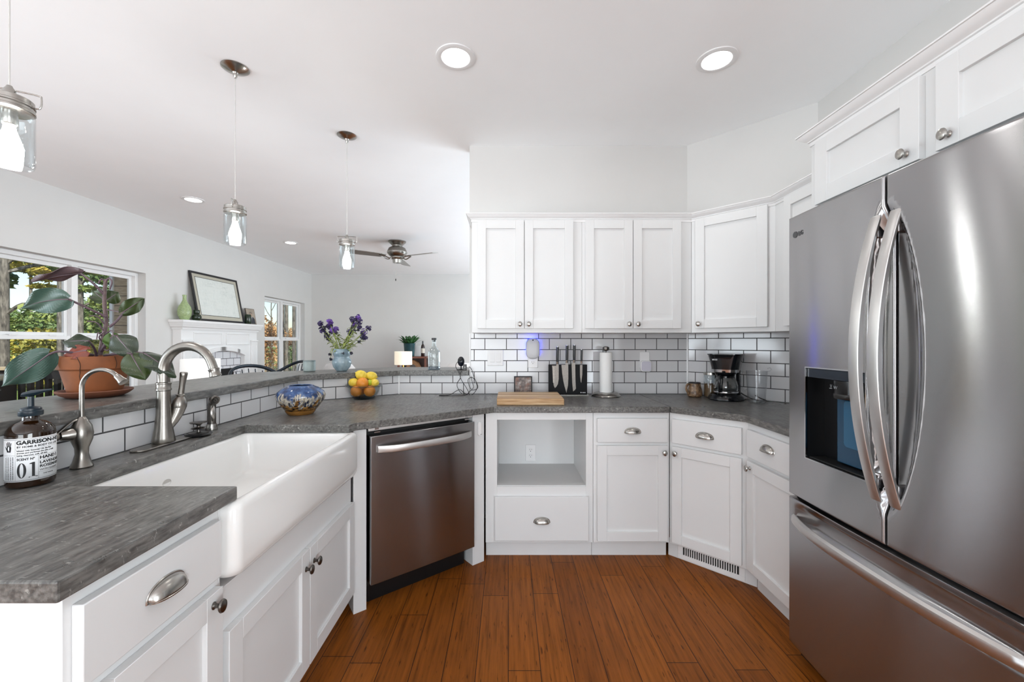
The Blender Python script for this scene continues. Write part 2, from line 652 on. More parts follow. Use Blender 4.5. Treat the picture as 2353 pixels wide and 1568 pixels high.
# ------------------------------------------------------------------ cabinets
CAB = M['cab']
def shaker(name, parent, x0, x1, z0, z1, rail=.056, y=-.021):
    b = MB()
    b.box(x0, y, z0, x0 + rail, 0, z1); b.box(x1 - rail, y, z0, x1, 0, z1)
    b.box(x0 + rail, y, z1 - rail, x1 - rail, 0, z1); b.box(x0 + rail, y, z0, x1 - rail, 0, z0 + rail)
    b.box(x0 + rail - .002, y + .0115, z0 + rail - .002, x1 - rail + .002, -.002, z1 - rail + .002)
    return b.build(name, CAB, parent, bevel=.0012, seg=2)

def slab(name, parent, x0, x1, z0, z1, y=-.021):
    return MB().box(x0, y, z0, x1, 0, z1).build(name, CAB, parent, bevel=.0022)

def knob(parent, x, z, y=-.021, m='nickel'):
    b = MB()
    b.x = Matrix.Translation((x, y, z)) @ Matrix.Rotation(R(90), 4, 'X')
    b.lathe([(0, 0), (.0095, 0), (.0095, .002), (.0060, .005), (.0052, .012), (.0075, .0155), (.0150, .0185), (.0168, .0215), (.0150, .0255), (.0090, .0280), (0, .0288)], 24, sx=.82)
    return b.build('knob', M[m], parent, weld=True)

def cup_pull(parent, x, z, y=-.021, m='nickel', a=.0465, hgt=.030, dep=.026):
    b = MB()
    rows = []
    N, K = 22, 9
    for q in range(K + 1):
        t = (PI / 2) * q / K
        row = []
        for i in range(N + 1):
            u = PI * i / N
            row.append((x + a * math.cos(u) * (1 - .04 * math.sin(t)), y - dep * math.sin(t) * math.sin(u) ** .8 - .0008, z - .012 + hgt * math.sin(u) ** .75 * math.cos(t)))
        rows.append(row)
    b.grid(rows)
    rim = [(x + (a + .0012) * math.cos(PI * i / N), y - .001, z - .012 + (hgt + .0012) * math.sin(PI * i / N) ** .75) for i in range(N + 1)]
    b.tube(rim, .0017, 6)
    lip = [(x + a * .96 * math.cos(PI * i / N), y - dep * math.sin(PI * i / N) ** .8 - .001, z - .012) for i in range(N + 1)]
    b.tube(lip, .0014, 6)
    return b.build('cup_pull', M[m], parent, solid=.0016, flip=False)

def carcass(t, w, z0=.1, z1=.877, dep=.56, toe=.05, parent_name='carcass', opening=None, toe_z=0.0, pad=0.0):
    """face frame box with a recessed toe kick; opening = (x0, z0, x1, z1, depth) leaves an open niche"""
    b = MB()
    if opening is None:
        b.box(0, 0, z0, w, dep, z1)
    else:
        a0, c0, a1, c1, dd = opening
        b.box(0, 0, z0, a0, dep, z1); b.box(a1, 0, z0, w, dep, z1)
        b.box(a0, 0, z0, a1, dep, c0); b.box(a0, 0, c1, a1, dep, z1)
        b.box(a0, dd, c0, a1, dep, c1)
    o = b.build(parent_name, CAB, t, bevel=.0012)
    if toe is not None:
        MB().box(pad, toe, toe_z, w - pad, toe + .02, z0).build('toe_kick', CAB, t)
    return o

# near end of the sink run; local x runs away from the camera, local y into the cabinet
XF = -.745
t = thing('base_cabinet', 'white base cabinet with drawer and door at the near end of the sink counter', 'cabinet', (XF, .69, 0), PI / 2, 'white base cabinets')
carcass(t, .372, dep=.59)
d = slab('drawer', t, .014, .354, .705, .848); cup_pull(d, .184, .782)
d = shaker('door', t, .014, .360, .115, .677); knob(d, .326, .648, m='pewter')

t = thing('sink_cabinet', 'white two-door cabinet under the farmhouse sink', 'cabinet', (XF, 1.064, 0), PI / 2)
b = MB()
b.box(0, 0, .1, .894, .56, .655); b.box(0, .0, .655, .004, .05, .877); b.box(.882, 0, .655, .894, .56, .877)
b.build('carcass', CAB, t, bevel=.0012)
MB().box(0, .06, 0, .894, .08, .1).build('toe_kick', CAB, t)
d = shaker('door', t, .010, .444, .115, .543); knob(d, .416, .482, m='pewter')
d = shaker('door', t, .449, .883, .115, .543); knob(d, .477, .482, m='pewter')

# diagonal dishwasher bay with a filler post either side
PX, PY = -.685, 2.005
DR = math.atan2(2.392 - PY, -.209 - PX)
DW = math.hypot(2.392 - PY, -.209 - PX)
t = thing('filler_post', 'white full-height filler panel between sink cabinet and dishwasher', 'filler panel', (PX, PY, 0), DR)
MB().prism([(-.066, .0), (-.003, .0), (-.003, .5), (-.02, .5)], 0, .877).build('panel', CAB, t, bevel=.0012)
t = thing('filler_post', 'white full-height filler panel between dishwasher and open microwave cabinet', 'filler panel', (-.209, 2.392, 0), DR)
MB().prism([(.003, 0), (.085, .0), (.085, .02), (.02, .30), (.003, .30)], 0, .877).build('panel', CAB, t, bevel=.0012)

# dishwasher
t = thing('dishwasher', 'built-in stainless steel dishwasher with a bowed bar handle', 'dishwasher', (PX, PY, 0), DR)
MB().box(.006, .03, .10, DW - .006, .52, .872).build('tub', M['gap'], t)
MB().box(.02, .055, .0, DW - .02, .075, .10).build('kick_plate', M['dark'], t)
rows = []
for i in range(17):
    x = .006 + (DW - .006 - .006) * i / 16
    rows.append([(x, -.034 - .004 * (1 - abs(z - .5) * .3) * (1 - ((i - 8) / 8) ** 2), z) for z in [.125 + .716 * q / 14 for q in range(15)]])
b = MB()
g = b.grid(rows)
bk = [[b.v((r_[q].co.x, .028, r_[q].co.z)) for q in (0, -1)] for r_ in g]
for i in range(16):
    b.f([g[i][0], g[i + 1][0], bk[i + 1][0], bk[i][0]]); b.f([g[i][-1], g[i + 1][-1], bk[i + 1][1], bk[i][1]])
b.f([*g[0], bk[0][1], bk[0][0]]); b.f([*g[-1], bk[-1][1], bk[-1][0]])
b.f([q[0] for q in bk] + [q[1] for q in bk][::-1])
dd = b.build('door', M['dw'], t, bevel=.003, sharp=30)
b = MB()
N = 24
path = []
for i in range(N + 1):
    u = i / N
    path.append((.035 + (DW - .07) * u, -.040 - .048 * (1 - (2 * u - 1) ** 4), .778))
hw = [(p[0], p[1], p[2]) for p in path]
rows = []
for p in hw:
    rows.append([(p[0], p[1] - .006, p[2] - .017), (p[0], p[1] - .009, p[2]), (p[0], p[1] - .006, p[2] + .017), (p[0], p[1] + .007, p[2] + .016), (p[0], p[1] + .007, p[2] - .016)])
g = b.grid(rows, wrap=True); b.f(g[0][::-1]); b.f(g[-1])
b.build('handle', M['fridge_handle'], dd, bevel=.002)
MB().box(.004, -.006, .862, DW - .004, .03, .8765).build('mounting_rail', M['fridge_handle'], t, bevel=.001)
for x in (.035, DW - .055):
    br_ = MB().box(x, -.009, .866, x + .02, -.006, .876).box(x - .004, -.014, .853, x + .026, .0, .858)
    br_.build('mounting_bracket', M['chrome'], t)

# white door-leak sensor stuck to the filler
t = thing('sensor', 'small white oblong sensor stuck on the filler post right of the dishwasher', 'sensor', (-.209 + .047 * math.cos(DR), 2.392 + .047 * math.sin(DR), .79), DR)
b = MB(); b.prism([(.012 * math.cos(a_) , .030 * (1 if math.sin(a_) >= 0 else -1) + .012 * math.sin(a_)) for a_ in [2 * PI * (i + .5) / 24 for i in range(24)]], -.012, -.0004, 'xz')
b.build('body', M['plastic'], t, bevel=.003)
MB().box(.002, -.0128, -.034, .014, -.0122, -.0325).build('slot', M['dark'], t)

# back run
YFACE = 2.465
t = thing('open_cabinet', 'white base cabinet with an open niche above one wide drawer', 'cabinet', (-.135, YFACE, 0), 0, 'white base cabinets')
carcass(t, .640, dep=.565, opening=(.068, .434, .598, .832, .45))
MB().box(.068, .012, .426, .598, .45, .438).build('shelf', M['niche'], t)
d = slab('drawer', t, .055, .610, .119, .379); cup_pull(d, .333, .240)
t = thing('wall_outlet', 'white duplex power outlet at the back of the open cabinet niche', 'outlet', (.157, YFACE + .45, .515), 0)
def outlet(t, plug=(True, True)):
    MB().box(-.036, -.006, -.058, .036, -.0004, .058).build('cover_plate', M['plastic'], t, bevel=.003)
    for q, on in zip((-.020, .020), plug):
        if not on:
            continue
        f_ = MB(); f_.prism([(.0165 * math.cos(a_), q + max(-.0135, min(.0135, .0165 * math.sin(a_)))) for a_ in [2 * PI * i / 28 for i in range(28)]], -.0085, -.006, 'xz')
        fo = f_.build('receptacle', M['plastic'], t, bevel=.0008)
        s_ = MB()
        s_.box(-.0075, -.0089, q + .000, -.0055, -.0084, q + .009); s_.box(.0055, -.0089, q + .001, .0075, -.0084, q + .008)
        s_.x = Matrix.Translation((0, -.0084, q - .007)) @ Matrix.Rotation(R(90), 4, 'X'); s_.lathe([(0, .0005), (.0026, .0005), (.0026, 0), (0, 0)], 10)
        s_.build('slots', M['gap'], fo, sharp=0)
    return t
outlet(t)

t = thing('base_cabinet', 'white base cabinet with drawer and door, right of the open niche', 'cabinet', (.507, YFACE, 0), 0, 'white base cabinets')
carcass(t, .452, dep=.565)
d = slab('drawer', t, .020, .436, .702, .843); cup_pull(d, .228, .770)
d = shaker('door', t, .020, .436, .117, .682); knob(d, .413, .643)

# diagonal corner cabinet, right run
S2 = math.sqrt(.5)
t = thing('corner_cabinet', 'white diagonal corner base cabinet above the floor register', 'cabinet', (.962, YFACE, 0), -PI / 4, 'white base cabinets')
CW = math.hypot(1.258 - .962, 1.258 - .962)
b = MB(); b.prism([(0, 0), (CW, 0), (CW + .35, .35), (CW + .10, .62), (.0, .62), (-.0, .02)], .1, .877); b.build('carcass', CAB, t, bevel=.0012)
MB().box(-.03, .05, 0, CW + .03, .07, .1).build('toe_kick', CAB, t)
d = slab('drawer', t, .022, CW - .026, .702, .843); cup_pull(d, CW / 2 - .002, .772)
d = shaker('door', t, .022, CW - .026, .117, .682); knob(d, .046, .645)
YC = YFACE - .296
t = thing('base_cabinet', 'white base cabinet with drawer and door, squeezed against the refrigerator', 'cabinet', (1.258, YC, 0), -PI / 2, 'white base cabinets')
carcass(t, .432, dep=.56, toe=.05)
d = slab('drawer', t, .022, .412, .702, .843); cup_pull(d, .20, .785)
d = shaker('door', t, .022, .412, .117, .682); knob(d, .052, .648)

t = thing('floor_register', 'white slotted heating register in the toe kick of the corner cabinet', 'heating register', (.962 + .05 * S2, YFACE + .05 * S2, 0), -PI / 4)
b = MB(); x0, x1, z0, z1 = .030, .392, .006, .092
b.box(x0, -.006, z0, x1, -.0005, z0 + .026); b.box(x0, -.006, z1 - .014, x1, -.0005, z1); b.box(x0, -.006, z0 + .026, x0 + .03, -.0005, z1 - .014); b.box(x1 - .03, -.006, z0 + .026, x1, -.0005, z1 - .014)
b.build('frame', M['trim'], t, bevel=.0015)
MB().box(x0 + .01, -.0012, z0 + .02, x1 - .01, -.0006, z1 - .01).build('duct', M['gap'], t)
n_ = 24
for i in range(1, n_):
    x = x0 + .03 + (x1 - x0 - .06) * i / n_
    MB().box(x - .0026, -.005, z0 + .025, x + .0026, -.0012, z1 - .013).build('louver', M['trim'], t)

# wall cabinets
UZ0, UZ1, UY = 1.357, 2.106, 2.722
def wall_cab(label, loc, rz, w, doors, z0=UZ0, z1=UZ1, dep=.30, name='wall_cabinet', poly=None, rail=.056):
    t = thing(name, label, 'cabinet', (loc[0], loc[1], 0), rz, 'white wall cabinets')
    if poly:
        MB().prism(poly, z0, z1).build('carcass', CAB, t, bevel=.0012)
    else:
        MB().box(0, 0, z0, w, dep, z1).build('carcass', CAB, t, bevel=.0012)
    for (a, b_, q0, q1, kx, kz) in doors:
        d = shaker('door', t, a, b_, q0, q1, rail)
        knob(d, kx, kz)
    return t
wall_cab('white two-door wall cabinet at the left end, above the light switch and plug-in', (-.240, UY), 0, .724, [(.038, .343, 1.385, 2.095, .316, 1.413), (.347, .665, 1.385, 2.095, .374, 1.413)])
wall_cab('white two-door wall cabinet in the middle, above the paper towel roll', (.485, UY), 0, .720, [(.020, .329, 1.385, 2.095, .302, 1.413), (.333, .645, 1.385, 2.095, .360, 1.413)])
UD = .335 / S2
wall_cab('white single-door diagonal wall cabinet in the corner, above the coffee maker', (1.207, UY), -PI / 4, UD, [(.030, UD - .036, 1.385, 2.095, .055, 1.413)], poly=[(0, 0), (UD, 0), (UD + .2, .2), (UD * .5 + .02, .42), (UD * .5 - .02, .42), (-.2, .2)])
wall_cab('white single-door wall cabinet on the right wall, half hidden behind the refrigerator', (1.207 + .335, UY - .336), -PI / 2, .655, [(.10, .60, 1.385, 2.095, .57, 1.413)])
wall_cab('deep white two-door cabinet above the refrigerator', (1.257, 1.715), -PI / 2, 1.03, [(.046, .470, 1.848, 2.100, .432, 1.880), (.518, .985, 1.848, 2.100, .556, 1.880)], z0=1.832, z1=2.125, dep=.60, rail=.062)
crown = [(0, -.012), (.004, -.012), (.004, .002), (.009, .004), (.010, .008), (.016, .012), (.024, .019), (.030, .028), (.032, .032), (.036, .033), (.036, .038), (0, .038)]
b = MB(); sweep(b, [(-.240, YB - .002), (-.240, UY), (1.207, UY), (1.542, UY - .335), (1.542, 1.72)], [(o_, UZ1 - .008 + z_) for o_, z_ in crown])
struct(b.build('trim_10', M['trim'], sharp=30))
b = MB(); sweep(b, [(XR - .002, 1.715), (1.257, 1.715), (1.257, .69)], [(o_ * 1.12, 2.119 + z_ * 1.05) for o_, z_ in crown])
struct(b.build('trim_11', M['trim'], sharp=30))

# ------------------------------------------------------------------ farmhouse sink; local x away from camera, local y towards the half wall
t = thing('farmhouse_sink', 'large white fireclay farmhouse sink with a deep rounded apron front', 'sink', (-.700, 1.068, 0), PI / 2)
SW, SD, SZ0, SZ1 = .872, .545, .668, .8768
def rrect(x0, y0, x1, y1, r, n=7):
    out = []
    for cx_, cy_, a0 in ((x1 - r, y0 + r, -90), (x1 - r, y1 - r, 0), (x0 + r, y1 - r, 90), (x0 + r, y0 + r, 180)):
        for i in range(n + 1):
            a_ = R(a0 + 90 * i / n)
            out.append((cx_ + r * math.cos(a_), cy_ + r * math.sin(a_)))
    return out
rows = []
def ring(ins, z, r, x0=0, y0=0, x1=SW, y1=SD):
    rows.append([(p[0], p[1], z) for p in rrect(x0 + ins, y0 + ins, x1 - ins, y1 - ins, max(.004, r))])
ring(.060, SZ0, .03); ring(.028, SZ0 + .003, .035); ring(.010, SZ0 + .013, .035); ring(.002, SZ0 + .03, .03); ring(0, SZ0 + .05, .028)
ring(0, SZ1 - .022, .028); ring(.003, SZ1 - .009, .028); ring(.010, SZ1 - .002, .026); ring(.018, SZ1, .024)
ring(.030, SZ1 - .002, .030); ring(.036, SZ1 - .012, .034); ring(.040, SZ1 - .06, .04); ring(.046, SZ0 + .05, .045); ring(.060, SZ0 + .028, .05); ring(.085, SZ0 + .02, .05); ring(.2, SZ0 + .016, .03)
b = MB(); g = b.grid(rows, wrap=True); b.f(g[0][::-1]); b.f(g[-1])
b.build('basin', M['ceramic'], t, sharp=60)
b = MB(); b.lathe([(0, .002), (.04, .002), (.045, .004), (.047, .001), (.047, 0), (0, 0)], 28, (SW / 2, .30, SZ0 + .0165)); b.build('drain', M['nickel'], t)
b = MB(); b.x = Matrix.Translation((.39, SD - .0405, .80)) @ Matrix.Rotation(R(90), 4, 'X'); b.lathe([(0, .0006), (.017, .0006), (.018, .0015), (.019, .0006), (.019, 0), (0, 0)], 28, sx=1.0, sy=.62); b.build('maker_badge', plain('grey_enamel', (188, 186, 182), .3), t)

# ------------------------------------------------------------------ refrigerator; local x towards the camera, local y into the wall
FX, FY, FW = 1.163, 1.719, .910
t = thing('refrigerator', 'large stainless steel french door refrigerator with water dispenser and bottom freezer', 'refrigerator', (FX, FY, 0), -PI / 2)
ST = M['fridge']
MB().box(.006, .075, .03, FW - .006, .70, 1.785).build('body', M['black_steel'], t, bevel=.004)
MB().box(.03, .09, 0, FW - .03, .66, .03).build('base', M['dark'], t)
DZ0, DZ1 = .674, 1.808
def sm(e0, e1, x):
    u = max(0, min(1, (x - e0) / (e1 - e0)))
    return u * u * (3 - 2 * u)
def front_panel(x0, x1, z0, z1, f, back, xs=None, zs=None, hole=None):
    b = MB()
    nx = xs or [x0 + (x1 - x0) * i / 44 for i in range(45)]
    nz = zs or [z0 + (z1 - z0) * i / 60 for i in range(61)]
    g = [[b.v((x, f(x, z), z)) for z in nz] for x in nx]
    for i in range(len(nx) - 1):
        for j in range(len(nz) - 1):
            if hole and hole[0] <= (nx[i] + nx[i + 1]) / 2 <= hole[2] and hole[1] <= (nz[j] + nz[j + 1]) / 2 <= hole[3]:
                continue
            b.f([g[i][j], g[i + 1][j], g[i + 1][j + 1], g[i][j + 1]])
    def side(line):
        bk_ = [b.v((v_.co.x, back, v_.co.z)) for v_ in line]
        for i in range(len(line) - 1):
            b.f([line[i], line[i + 1], bk_[i + 1], bk_[i]])
    side(g[0]); side(g[-1]); side([c_[0] for c_ in g]); side([c_[-1] for c_ in g])
    return b
def round_edge(x, z, x0, x1, z0, z1, r=.007):
    d_ = min(x - x0, x1 - x, z - z0, z1 - z)
    return r * (1 - math.sqrt(max(0, 1 - (1 - min(1, d_ / r)) ** 2)))
SEAM = FW / 2
def dense(x0, x1, n, extra=()):
    v_ = [x0 + (x1 - x0) * i / n for i in range(n + 1)] + [x0 + .0015, x0 + .0045, x1 - .0015, x1 - .0045, x0 + .008, x1 - .008] + list(extra)
    return sorted(set(round(q, 5) for q in v_))
ZC, ZH = 1.245, .475
def pocket(x, z, sgn):
    """scooped grip recess beside the seam"""
    e = 1 - ((z - ZC) / ZH) ** 2
    if e <= 0:
        return 0
    wd = (.118 if sgn > 0 else .066) * e ** .62
    d_ = abs(x - SEAM)
    return .034 * (1 - sm(wd * .62, wd, d_)) * min(1, e * 3)
bow = lambda x: -.012 * (1 - ((x - SEAM) / SEAM) ** 2)
HOLE = (.118, .850, .385, 1.197)
xa, xb = .003, SEAM - .004
fl = lambda x, z: bow(x) + round_edge(x, z, xa, xb, DZ0, DZ1) + (pocket(x, z, -1) if x > .385 else 0)
zs = dense(DZ0, DZ1, 48, (HOLE[1], HOLE[3]))
ld = front_panel(xa, xb, DZ0, DZ1, fl, .065, dense(xa, xb, 50, (HOLE[0], HOLE[2])), zs, HOLE).build('door', ST, t, sharp=55)
xc, xd = SEAM + .004, FW - .003
fr_ = lambda x, z: bow(x) + round_edge(x, z, xc, xd, DZ0, DZ1) + pocket(x, z, 1)
rd = front_panel(xc, xd, DZ0, DZ1, fr_, .065, dense(xc, xd, 64), dense(DZ0, DZ1, 64)).build('door', ST, t, sharp=55)
MB().box(SEAM - .012, .055, DZ0 + .01, SEAM + .012, .08, DZ1 - .01).build('door_seal', M['gap'], t)
# freezer drawer with a long scoop over its handle
FZ0, FZ1 = .060, .660
def ff(x, z):
    e = max(0.0, 1 - ((x - SEAM) / (SEAM - .03)) ** 2)
    sc = .030 * (1 - sm(.02, .062, abs(z - .602))) * min(1, e * 2.2)
    return bow(x) + round_edge(x, z, .003, FW - .003, FZ0, FZ1) + sc
fd = front_panel(.003, FW - .003, FZ0, FZ1, ff, .065, dense(.003, FW - .003, 70), dense(FZ0, FZ1, 20, [.53 + .005 * i for i in range(26)])).build('freezer_drawer', ST, t, sharp=55)
MB().box(.01, .03, FZ1 + .001, FW - .01, .08, DZ0 - .001).build('drawer_gap', M['gap'], t)
MB().box(.02, .04, .012, FW - .02, .075, .058).build('kick_grille', M['dark'], t)

def strap(parent, x, sgn):
    """bowed flat door handle"""
    b = MB()
    rows = []
    z0, z1 = .800, 1.692
    N = 40
    for i in range(N + 1):
        u = -1 + 2 * i / N
        z = (z0 + z1) / 2 + (z1 - z0) / 2 * u
        y = .010 - .020 - .072 * (1 - u * u)
        wd = .019
        th = .010 + .010 * (1 - u * u)
        rows.append([(x - wd, y, z), (x - wd * .5, y - .003, z), (x + wd * .5, y - .003, z), (x + wd, y, z), (x + wd * .72, y + th, z), (x - wd * .72, y + th, z)])
    g = b.grid(rows, wrap=True); b.f(g[0][::-1]); b.f(g[-1])
    o = b.build('handle', M['fridge_handle'], parent, bevel=.002, sharp=35)
    for z in (z0 + .05, z1 - .05):
        MB().box(x - .010, -.012, z - .02, x + .010, .030, z + .02).build('handle_mount', M['dw'], o, bevel=.003)
    return o
strap(ld, SEAM - .034, -1)
strap(rd, SEAM + .034, 1)
b = MB(); rows = []
for i in range(49):
    u = -1 + 2 * i / 48
    x = SEAM + (SEAM - .045) * u
    y = .000 + bow(x) - .012 - .058 * (1 - abs(u) ** 2.6)
    z = .582 + .012 * (1 - u * u)
    rows.append([(x, y, z - .017), (x, y - .004, z - .004), (x, y - .002, z + .012), (x, y + .006, z + .019), (x, y + .017, z + .012), (x, y + .014, z - .012)])
g = b.grid(rows, wrap=True); b.f(g[0][::-1]); b.f(g[-1])
fh = b.build('handle', M['fridge_handle'], fd, sharp=40)
# dispenser
DISP = plain('dark_blue_grey_plastic', (22, 34, 46), .22)
b = MB(); x0, z0, x1, z1 = HOLE
dep = .062
b.box(x0, dep, z0, x1, dep + .002, z1)
b.box(x0 - .002, -.006, z0, x0, dep, z1); b.box(x1, -.006, z0, x1 + .002, dep, z1); b.box(x0, -.004, z1, x1, dep, z1 + .002); b.box(x0, -.004, z0 - .002, x1, dep, z0)
hs = b.build('dispenser_housing', M['dark'], ld, sharp=0)
b = MB()
e = .004
for q in ((x0 - e, z0 - e, x0, z1 + e), (x1, z0 - e, x1 + e, z1 + e), (x0, z1, x1, z1 + e), (x0, z0 - e, x1, z0)):
    b.box(q[0], -.0125, q[1], q[2], -.004, q[3])
b.build('bezel', M['chrome'], hs)
MB().box(x0 + .001, -.006, z1 - .036, x1 - .001, .05, z1 - .001).build('control_strip', DISP, hs, bevel=.002)
b = MB(); b.lathe([(0, -.03), (.046, -.03), (.05, -.026), (.05, .034), (0, .034)], 30, (.262, .036, z1 - .072), sy=.75); nz_ = b.build('nozzle', M['dark'], hs)
b = MB(); b.lathe([(.0495, -.0302), (.0515, -.028), (.0515, -.014), (.0495, -.012)], 30, (.262, .036, z1 - .072), sy=.75); b.build('nozzle_ring', M['black_steel'], hs)
b = MB(); b.prism([(.200, dep), (.215, dep - .03), (.365, dep - .03), (x1 - .002, dep)], z0 + .012, z1 - .105); b.build('paddle', plain('blue_paddle_plastic', (28, 66, 92), .25), hs, bevel=.004)
b = MB(); b.prism(rrect(.25, z0 + .075, .345, z1 - .108, .015), dep - .034, dep - .0305, 'xz'); b.build('lever', plain('light_blue_lever_plastic', (40, 92, 124), .25), hs, bevel=.001)
MB().box(x0 + .003, .0, z0, x1 - .003, dep, z0 + .006).build('drip_tray', M['gap'], hs, bevel=.002)
ICON = plain('grey_print', (150, 156, 160), .5)
lettering('W', .016, ICON, nz_, 'marking', (.243, -.0022, z1 - .068))
# small pictogram of a glass beside it
b = MB(); b.tube([(.222, .003, z1 - .054), (.2235, .003, z1 - .064), (.2295, .001, z1 - .064), (.231, .001, z1 - .054)], .0007, 5); b.box(.221, .000, z1 - .069, .231, .003, z1 - .067); b.build('marking', ICON, nz_)
# maker's mark on the left door
MK = plain('dark_grey_print', (72, 72, 74), .5)
b = MB(); b.prism([(.048 + .0125 * math.cos(2 * PI * i / 28), 1.730 + .0125 * math.sin(2 * PI * i / 28)) for i in range(28)], -.0045, -.002, 'xz'); b.build('logo', MK, ld)
lettering('LG', .024, MK, ld, 'logo', (.066, -.0052, 1.7215), depth=.0004, bold=.0006)

# ------------------------------------------------------------------ ceiling lights, pendants, fan
def downlight(label, x, y, r=.098, watts=1.5):
    t = thing('recessed_light', label, 'ceiling light', (x, y, CZ), 0, 'recessed ceiling lights')
    MB().lathe([(r * .70, -.002), (r * .74, -.007), (r * .86, -.009), (r, -.005), (r, 0), (r * .70, 0)], 40).build('trim_ring', M['trim'], t, weld=True)
    MB().lathe([(0, -.0042), (r * .72, -.0042), (r * .72, -.001), (0, -.001)], 40).build('diffuser', M['diffuser'], t)
    if watts:
        l = lamp('downlight_lamp', 'AREA', (x, y, CZ - .02), watts, (0, 0, 0), (1, .985, .96), shape='DISK', size=r * 1.5)
        l.parent = t
        l.location = (0, 0, -.02)
    return t
downlight('round recessed ceiling light above the dishwasher, left one over the kitchen', -.267, 2.097)
downlight('round recessed ceiling light right of centre, nearest the refrigerator', 1.067, 2.117)
downlight('flat recessed living room light on the left, behind the middle pendant', -3.20, 4.20, watts=2)
downlight('small recessed living room light farther back, left of the ceiling fan', -3.17, 6.02, watts=2)

def pendant(label, x, y, rz):
    t = thing('pendant_light', label, 'pendant light', (x, y, 1.812), rz, 'glass jar pendant lights')
    top = CZ - 1.812
    MB().lathe([(0, -.034), (.010, -.034), (.014, -.026), (.036, -.018), (.058, -.009), (.066, -.003), (.066, 0), (0, 0)], 36, (0, 0, top)).build('canopy', M['nickel'], t, weld=True)
    MB().lathe([(.011, -.034), (.009, -.05), (.005, -.056), (0, -.056)], 16, (0, 0, top)).build('cord_grip', M['nickel'], t)
    MB().tube([(0, 0, .218), (0, 0, top - .05)], .0022, 8).build('cord', plain('clear_wrapped_cord', (205, 204, 200), .3, .3) if 'cordm' not in M else M['cordm'], t)
    lid = MB().lathe([(0, .2), (.047, .2), (.050, .197), (.050, .186), (.0525, .184), (.0525, .179), (.050, .177), (.050, .170), (.0525, .168), (.0525, .162), (.049, .160), (0, .160)], 40).build('lid', M['nickel'], t)
    MB().lathe([(0, .235), (.006, .235), (.008, .23), (.013, .222), (.014, .2), (0, .2)], 20).build('socket_stem', M['nickel'], lid)
    b = MB(); b.tube(spline([(-.053, 0, .182), (-.064, 0, .186), (-.066, 0, .215), (-.058, 0, .222), (0, 0, .2235), (.058, 0, .222), (.066, 0, .215), (.064, 0, .186), (.053, 0, .182)], 4), .0024, 8); b.build('wire_bail', M['nickel'], lid)
    MB().lathe([(.046, .161), (.0515, .152), (.0515, .012), (.049, .002), (.045, 0), (.043, .003), (.0455, .008), (.049, .016), (.049, .150), (.044, .159)], 40).build('glass_jar', M['glass'], t, weld=True)
    MB().lathe([(0, .16), (.017, .16), (.018, .125), (.015, .120), (0, .12)], 20).build('socket', M['nickel'], t)
    MB().lathe([(0, .122), (.012, .120), (.014, .105), (.022, .080), (.029, .055), (.028, .035), (.018, .020), (0, .015)], 24).build('bulb', M['bulb'], t, sharp=0)
    return t
M['cordm'] = plain('clear_wrapped_cord', (205, 204, 200), .3, .3)
pendant('clear glass jar pendant nearest the camera, cut by the left edge', -1.46, 1.21, .5)
pendant('clear glass jar pendant in the middle of the row, above the faucet', -1.44, 2.18, 1.9)
pendant('clear glass jar pendant farthest away, beside the ceiling fan', -1.13, 2.895, .12)

t = thing('ceiling_fan', 'brushed nickel three-blade ceiling fan with a pull chain', 'ceiling fan', (-1.60, 5.95, CZ))
MB().lathe([(0, 0), (.125, 0), (.125, -.012), (.098, -.035), (.072, -.060), (.070, -.075), (0, -.075)], 40).build('canopy', M['faucet'], t, weld=True)
mo = MB().lathe([(0, -.07), (.075, -.075), (.118, -.10), (.138, -.145), (.136, -.175), (.112, -.205), (.085, -.222), (.085, -.235), (0, -.235)], 40).build('motor_housing', M['faucet'], t, weld=True)
MB().lathe([(.139, -.150), (.142, -.154), (.142, -.164), (.139, -.168)], 40).build('band', M['nickel'], mo)
MB().lathe([(0, -.235), (.10, -.235), (.10, -.245), (.066, -.262), (.060, -.310), (0, -.314)], 36).build('switch_cap', M['nickel'], t, weld=True)
for a in (-25, 93, 214):
    b = MB()
    b.x = Matrix.Rotation(R(a), 4, 'Z') @ Matrix.Translation((0, 0, -.222)) @ Matrix.Rotation(R(11), 4, 'X')
    b.prism([(.17, -.045), (.24, -.060), (.66, -.072), (.69, .02), (.66, .072), (.24, .060), (.17, .045)], -.004, .004)
    bl = b.build('blade', M['nickel'], t, bevel=.002)
    b = MB(); b.x = Matrix.Rotation(R(a), 4, 'Z')
    b.tube(spline([(.075, .03, -.235), (.12, .045, -.26), (.19, .038, -.238), (.25, 0, -.232), (.19, -.038, -.238), (.12, -.045, -.26), (.075, -.03, -.235)], 5), .008, 8)
    b.build('blade_bracket', M['faucet'], bl)
b = MB(); b.tube([(-.02, 0, -.31), (-.02, 0, -.53)], .002, 6); pc = b.build('pull_chain', M['nickel'], t)
MB().lathe([(0, 0), (.006, .004), (.008, .02), (.004, .035), (0, .036)], 12, (-.02, 0, -.57)).build('chain_bob', M['dark'], pc)

